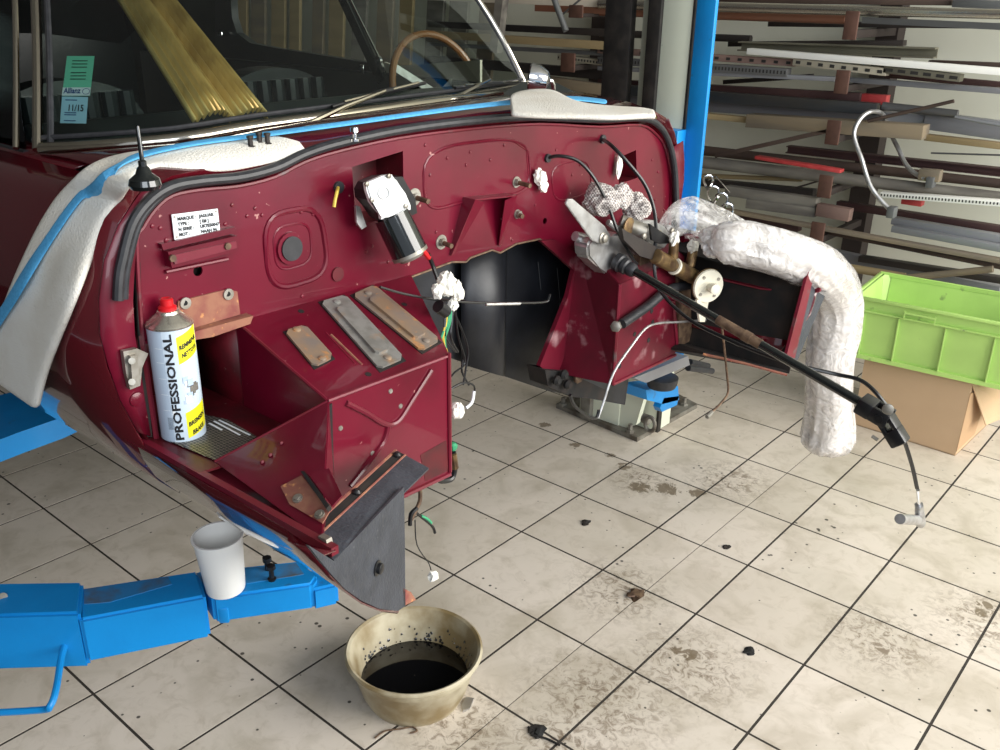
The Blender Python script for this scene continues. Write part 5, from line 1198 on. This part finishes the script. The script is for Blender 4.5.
# three bolts standing on the padding
for i, (p, lab) in enumerate((((251, 150), 'leftmost of three dark bolts standing on the foam padding'), ((260, 146), 'middle one of three dark bolts standing on the foam padding'), ((268, 147), 'rightmost of three dark bolts standing on the foam padding'))):
    q = hit(*p, .022) or at_z(*p, 1.44)
    o = MB().lathe([(.0075, 0), (.0085, .003), (.0085, .007), (.0045, .008), (.0045, .019), (.006, .020), (.006, .024)], q, 8).build('hex_bolt', 'bar_dark'); tag(o, lab, 'bolt', 'bolts on the padding')

# ================================================================== SPRAY CAN
cc = at_z(184, 434, ZTR); CR = .0365
can = thing('spray_can', 'white and yellow spray can with red nozzle lettered PROFESSIONAL on the battery tray', 'spray can', tuple(cc))
Hc = at_x(171, 320, cc.x).z - ZTR - .004
MB().lathe([(CR-.003, 0), (CR, .003), (CR, Hc)], cc, 40).build('can_body', 'canlabel', can)
MB().lathe([(CR+.0012, Hc-.002), (CR+.0015, Hc+.001), (CR-.001, Hc+.004), (CR-.006, Hc+.008), (CR-.013, Hc+.014), (CR-.018, Hc+.018), (CR-.019, Hc+.022), (.016, Hc+.023), (.010, Hc+.024)], cc, 36).build('can_shoulder', 'steeltop', can)
MB().lathe([(.0145, Hc+.022), (.0145, Hc+.028), (.0105, Hc+.031), (.0105, Hc+.040), (.008, Hc+.042), (.004, Hc+.0405)], cc, 24).build('spray_nozzle', 'red', can)
th0 = math.atan2(CAM.y-cc.y, CAM.x-cc.x)   # direction that faces out of the tray
def wrap(bm_or_pts, r): pass
def canpatch(a0_, a1_, z0, z1_, m, name, r=CR+.0005, skew=0):
    b = MB(); n = 14; rows = []
    for j in range(2):
        row = []
        for k in range(n+1):
            a = th0+a0_+(a1_-a0_)*k/n; z = (z0, z1_)[j]+skew*k/n; row.append(V((cc.x+math.cos(a)*r, cc.y+math.sin(a)*r, cc.z+z)))
        rows.append(row)
    b.grid(rows); return b.build(name, m, can)
def cantext(body, size, a_left, z, vertical, name, m, length=None, bold=0, slope=0):
    bm = text_bm(body, size, bold); xs_ = [v.co.x for v in bm.verts]; k = (length/(max(xs_)-min(xs_))) if length else 1; b = MB(); b.bm.free(); b.bm = bm
    bmesh.ops.subdivide_edges(bm, edges=[e for e in bm.edges if e.calc_length() > .004], cuts=1)
    for v in bm.verts:
        x, y = v.co.x*k, v.co.y
        if vertical: arc, zz = -y, x
        else: arc, zz = x, y+slope*x
        a = th0+a_left+arc/CR; rr = CR+.0011; v.co = V((cc.x+math.cos(a)*rr, cc.y+math.sin(a)*rr, cc.z+z+zz))
    return b.build(name, m, can, smooth=False)
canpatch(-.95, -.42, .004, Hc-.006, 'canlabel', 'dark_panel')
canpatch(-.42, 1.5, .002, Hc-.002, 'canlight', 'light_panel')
cantext('PROFESSIONAL', .0175, -.02, .006, True, 'lettering', 'ink', Hc-.014, bold=.0006)
canpatch(.18, 1.35, Hc*.70, Hc*.93, 'yellow', 'yellow_band', CR+.0008, .014)
canpatch(.18, 1.35, .008, Hc*.27, 'yellow', 'yellow_band', CR+.0008, .012)
cantext('REMMENR', .0105, .26, Hc*.70+.024, False, 'lettering', 'ink', .036, bold=.0005, slope=.32); cantext('NETTOYA', .0105, .34, Hc*.70+.010, False, 'lettering', 'ink', .032, bold=.0005, slope=.32)
cantext('BREMSEN', .0105, .26, .029, False, 'lettering', 'ink', .034, bold=.0005, slope=.32); cantext('BRAKE', .0105, .40, .013, False, 'lettering', 'ink', .024, bold=.0005, slope=.32)
# picture of a mechanical part, printed
for i in range(16):
    rnd = random.Random(i); a = .55+.32*math.cos(i*1.7)*rnd.uniform(.2, 1); z = Hc*.47+.022*math.sin(i*2.3)*rnd.uniform(.3, 1); s_ = rnd.uniform(.003, .008)
    canpatch(a-s_/CR*.8, a+s_/CR*.8, z-s_, z+s_, ('bar_grey', 'whitepaint', 'canlabel', 'zinc')[i % 4], 'printed_part', CR+.0009+.00005*i)
for i in range(8): canpatch(-.62+i*.035, -.61+i*.035, Hc*.13, Hc*.24, 'ink', 'barcode_line', CR+.0009)
for z in (.30, .44, .58, .72, .84): canpatch(-.80, -.45, Hc*z, Hc*z+.0008, 'whitepaint', 'fine_print', CR+.0009)
canpatch(-.36, -.24, Hc*.26, Hc*.33, 'whitepaint', 'small_mark', CR+.0009)

# ================================================================== CUP ON THE ARM
cu = at_z(226, 588, ZT-.004)
rb = .036; rt = .046; hc = .122
cup = tag(MB().lathe([(.001, .001), (rb-.002, .001), (rb, 0), (rb+.001, .003), (rt, hc-.004), (rt+.0025, hc-.003), (rt+.0025, hc), (rt-.0018, hc), (rb-.001, .006), (.001, .005)], cu+V((.0, 0, 0)), 40, Matrix.Rotation(.04, 3, 'X'), close=False).build('paper_cup', 'cup'), 'white cup standing on the blue lift arm below the sill', 'cup')

# ================================================================== BUCKET
bc0 = at_z(414, 650, .135); bcx = V((bc0.x, bc0.y, 0)); rbk = (at_z(483, 648, .135)-at_z(345, 652, .135)).length/2
bk_ = thing('oil_bowl', 'round cream plastic bowl of black oil on the tiles below the sill', 'bowl', tuple(bcx))
r0 = rbk
m_b, t_b, b_b = newmat('stained_cream_plastic'); 
g = t_b.nodes.new('ShaderNodeTexNoise'); g.inputs['Scale'].default_value = 9; g.inputs['Detail'].default_value = 6; tc = t_b.nodes.new('ShaderNodeTexCoord'); t_b.links.new(tc.outputs['Object'], g.inputs[0])
rp_ = t_b.nodes.new('ShaderNodeValToRGB'); rp_.color_ramp.elements[0].color = (.48, .43, .31, 1); rp_.color_ramp.elements[0].position = .38; rp_.color_ramp.elements[1].color = (.22, .16, .075, 1); rp_.color_ramp.elements[1].position = .62
t_b.links.new(g.outputs[0], rp_.inputs[0]); t_b.links.new(rp_.outputs[0], b_b.inputs['Base Color']); b_b.inputs['Roughness'].default_value = .4
MB().lathe([(.001, .003), (r0*.66, .002), (r0*.70, .0), (r0*.78, .03), (r0*.90, .105), (r0*.93, .112), (r0*.94, .125), (r0*.97, .13), (r0, .136), (r0, .140), (r0*.97, .144), (r0*.93, .140), (r0*.90, .128), (r0*.86, .10), (r0*.74, .03), (.001, .008)], bcx, 56, close=False).build('bowl', m_b, bk_)
MB().lathe([(.001, .0), (r0*.785, .0)], bcx+V((0, 0, .055)), 48, close=False).build('oil', 'oil', bk_)
sp_ = MB()
for i in range(90):
    rnd = random.Random(i+50); a = rnd.uniform(.6, 3.6); zz = .058+.045*rnd.random()**1.8; rr = r0*(.74+(zz-.03)/.07*.12)-.0015; s_ = rnd.uniform(.0015, .0045)
    c_ = bcx+V((math.cos(a)*rr, math.sin(a)*rr, zz)); nrm = V((-math.cos(a), -math.sin(a), .5)).normalized()
    sp_.lathe([(s_, 0), (s_*.5, .0008)], c_, 6, nrm.to_track_quat('Z', 'Y').to_matrix())
o = sp_.build('oil_splashes', 'oil', bk_); o['kind'] = 'stuff'

# ================================================================== CARDBOARD BOX, GREEN CRATE
cbx = thing('cardboard_box', 'brown cardboard box with open flap under the green crate', 'box', tuple(at_z(905, 440, 0)))
f0 = at_z(955, 456, 0); f1 = at_z(853, 424, 0); back = at_z(992, 420, 0)-f0; back.z = 0; side = back.normalized()*.40
hb = .315; top_ = V((0, 0, hb))
MB().slab([f1, f0, f0+top_, f1+top_], side*.008).build('front_panel', 'card', cbx)
mb = MB(); mb.slab([f0, f0+side, f0+side+top_, f0+top_], V((-.004, 0, 0))); mb.build('side_panel', 'card', cbx)
MB().slab([f1+side, f0+side, f0+side+top_, f1+side+top_], -side*.008).build('rear_panel', 'card', cbx)
MB().slab([f1, f1+side, f1+side+top_, f1+top_], V((.004, 0, 0))).build('side_panel', 'card', cbx)
MB().slab([f1+V((0, 0, .0)), f0, f0+side, f1+side], V((0, 0, .004))).build('bottom_panel', 'card_in', cbx)
MB().slab([f0+top_, f0+top_+side*.9, f0+side*.9+V((.10, 0, .10)), f0+side*.25+V((.06, 0, .12))], V((-.004, 0, .0))).build('flap', 'card', cbx)
MB().slab([f0+V((.002, 0, .02)), f0+side*.5+V((.006, 0, .03)), f0+side*.5+V((.02, 0, .25)), f0+V((.004, 0, .27))], V((-.003, 0, 0))).build('torn_edge', 'card_in', cbx)
# crate: thin wall plastic
cr0 = at_z(856, 357, hb+.003); 
ex_ = (at_z(1000, 388, hb)-at_z(857, 356, hb)); ex_.z = 0; ex_.normalize(); ey_ = V((-ex_.y, ex_.x, 0)); 
if ey_.y < 0: ey_ = -ey_
lw, ld, hh = .66, .33, .262
crate = thing('plastic_crate', 'lime green plastic storage crate on the cardboard box', 'crate', tuple(cr0))
def cq(x, y, z): return cr0+ex_*x+ey_*y+V((0, 0, z))
fl_ = .03
for (x_, y_, sx_, sy_) in ((0, 0, -1, -1), (lw, 0, 1, -1), (lw, ld, 1, 1), (0, ld, -1, 1)):
    u_ = V((0, 0, hh)); a_ = cq(x_, y_, 0); MB().slab([a_, a_+u_+ex_*sx_*fl_, a_+u_+ex_*sx_*fl_+ey_*sy_*fl_, a_+u_+ey_*sy_*fl_], (ex_*sx_+ey_*sy_)*-.004).build('corner', 'lime', crate)
def wallq(p0, p1, n_out, name):
    a, b_ = cq(*p0), cq(*p1); up_ = V((0, 0, hh))+n_out*fl_; return MB().slab([a, b_, b_+up_, a+up_], -n_out*.004).build(name, 'lime', crate)
wallq((0, 0, 0), (lw, 0, 0), -ey_, 'front_wall'); wallq((0, ld, 0), (lw, ld, 0), ey_, 'rear_wall'); wallq((0, 0, 0), (0, ld, 0), -ex_, 'side_wall'); wallq((lw, 0, 0), (lw, ld, 0), ex_, 'side_wall')
MB().slab([cq(0, 0, 0), cq(lw, 0, 0), cq(lw, ld, 0), cq(0, ld, 0)], V((0, 0, .004))).build('base', 'lime', crate)
rim = [cq(-fl_-.012, -fl_-.012, hh), cq(lw+fl_, -fl_-.012, hh), cq(lw+fl_, ld+fl_, hh), cq(-fl_-.012, ld+fl_, hh)]
for i in range(4): MB().beam(rim[i], rim[(i+1) % 4], .014, .012, bev=.002).build('rim', 'lime', crate)
MB().beam(cq(-fl_*.8-.006, -fl_*.8-.008, hh*.80), cq(lw, -fl_*.8-.008, hh*.80), .012, .006).build('lower_rim', 'lime', crate)
MB().beam(cq(0, -.008, .012), cq(lw, -.008, .012), .012, .018).build('foot_rim', 'lime', crate)
for x in (.0, .13, .30, .47): MB().beam(cq(x+.01, -.012, .02), cq(x+.01, -fl_*.8-.004, hh*.78), .004, .012).build('rib', 'lime', crate)
for x in (.16, .27): MB().beam(cq(x, -fl_-.016, hh*.80), cq(x, -fl_-.018, hh*.93), .004, .004).build('handle_rib', 'lime', crate)
MB().beam(cq(.16, -fl_-.016, hh*.90), cq(.27, -fl_-.016, hh*.90), .008, .006).build('label_holder', 'lime', crate)

# ================================================================== BACKDROP SEEN THROUGH THE CAR
for i in range(12):
    x = -2.3-.23*i+random.uniform(-.02, .02); wd = random.uniform(.11, .17); ln = random.uniform(-.02, .02)
    a = V((x, 2.6, 0.02)); b_ = V((x+ln, 2.86, 2.55)); m_ = random.choice(['wood_yellow', 'wood', 'wood_white', 'wood_yellow', 'wood_grey'])
    o = MB().beam(a, b_, .025, wd, up=V((1, 0, 0))).build('leaning_board', m_); o['group'] = 'boards leaning on the back wall'; tag(o, ('%s timber board from the right among those leaning behind the car windows' % ('first second third fourth fifth sixth seventh eighth ninth tenth eleventh twelfth'.split()[i])), 'board', 'boards leaning on the back wall')
# gold reflection in the windscreen, modelled as a pleated sheet behind the glass
gr = thing('gold_reflection', 'gold striped reflection in the windscreen, modelled as a pleated sheet behind the glass', 'glass_reflection', tuple(on_ws(240, 120, -.03)))
rowsG = []; 
for j in range(9):
    t = j/8; L0 = (110+95*t, -30+155*t); R0 = (178+103*t, -30+149*t); row = []
    for k in range(61):
        u = k/60; px_, py_ = L0[0]+(R0[0]-L0[0])*u, L0[1]+(R0[1]-L0[1])*u
        dpt = .05+.16*(1-t)+.008*math.sin(u*2*PI*9)+.02*abs(math.sin(u*PI*2))
        p = on_ws(px_, py_, 0) if k % 60 in (0,) and 0 else None
        row.append((px_, py_, dpt))
    rowsG.append(row)
# pleats on a slanted sheet parallel to the glass
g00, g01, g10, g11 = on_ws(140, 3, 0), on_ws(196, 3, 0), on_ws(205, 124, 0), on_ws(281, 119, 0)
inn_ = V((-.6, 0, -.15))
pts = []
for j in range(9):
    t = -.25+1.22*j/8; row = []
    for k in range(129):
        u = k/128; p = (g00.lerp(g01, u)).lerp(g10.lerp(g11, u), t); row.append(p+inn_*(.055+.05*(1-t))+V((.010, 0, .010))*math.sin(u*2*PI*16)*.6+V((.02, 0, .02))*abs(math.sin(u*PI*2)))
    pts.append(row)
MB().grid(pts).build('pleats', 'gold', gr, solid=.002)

# ================================================================== FLOOR DEBRIS
tz = thing('twist_tie', 'thin brown twist of wire on the tiles left of the bowl foot', 'wire', tuple(at_z(400, 730, 0)))
MB().tube(smoothpath([at_z(*p, .003) for p in ((375, 738), (385, 731), (400, 729), (412, 727), (417, 731), (410, 733))], 4), .0022, 6).build('wire', 'brown_metal', tz)
o = MB().slab([at_z(*p, .001) for p in ((462, 705), (466, 698), (474, 699), (470, 709), (463, 712))], (0, 0, .004)).build('foil_scrap', 'alu'); tag(o, 'small scrap of silver foil beside the oil bowl', 'scrap')
def blob(px, py, r, seed, lab, m='black_inside', name='dirt_clump', flat=.3):
    b = MB(); b.bm.free(); b.bm = crumple(at_z(px, py, r*flat*.5), (r, r*1.2, r*flat), seed, 2, .7); tag(b.build(name, m, smooth=False), lab, 'dirt clump')
blob(637, 594, .026, 1, 'brown clump of grit on the tile joint below centre', 'brown_metal'); blob(747, 640+0, .0, 2, '', ) if 0 else None
blob(586, 523, .013, 3, 'small dark clump of dirt on the tile right of the cable tail'); blob(749, 651, .014, 4, 'dark dirt clump on the tile at lower right of centre')
blob(727, 547, .012, 5, 'dark dirt clump near the middle of the tiled floor'); blob(537, 731, .018, 6, 'black greasy clump on the joint at the bottom centre')
o = MB().tube(smoothpath([at_z(*p, .003) for p in ((528, 727), (534, 731), (532, 735), (545, 738), (560, 745))], 4), .003, 6).build('grease_string', 'black_inside'); tag(o, 'black string of grease at the bottom centre of the floor', 'grease')
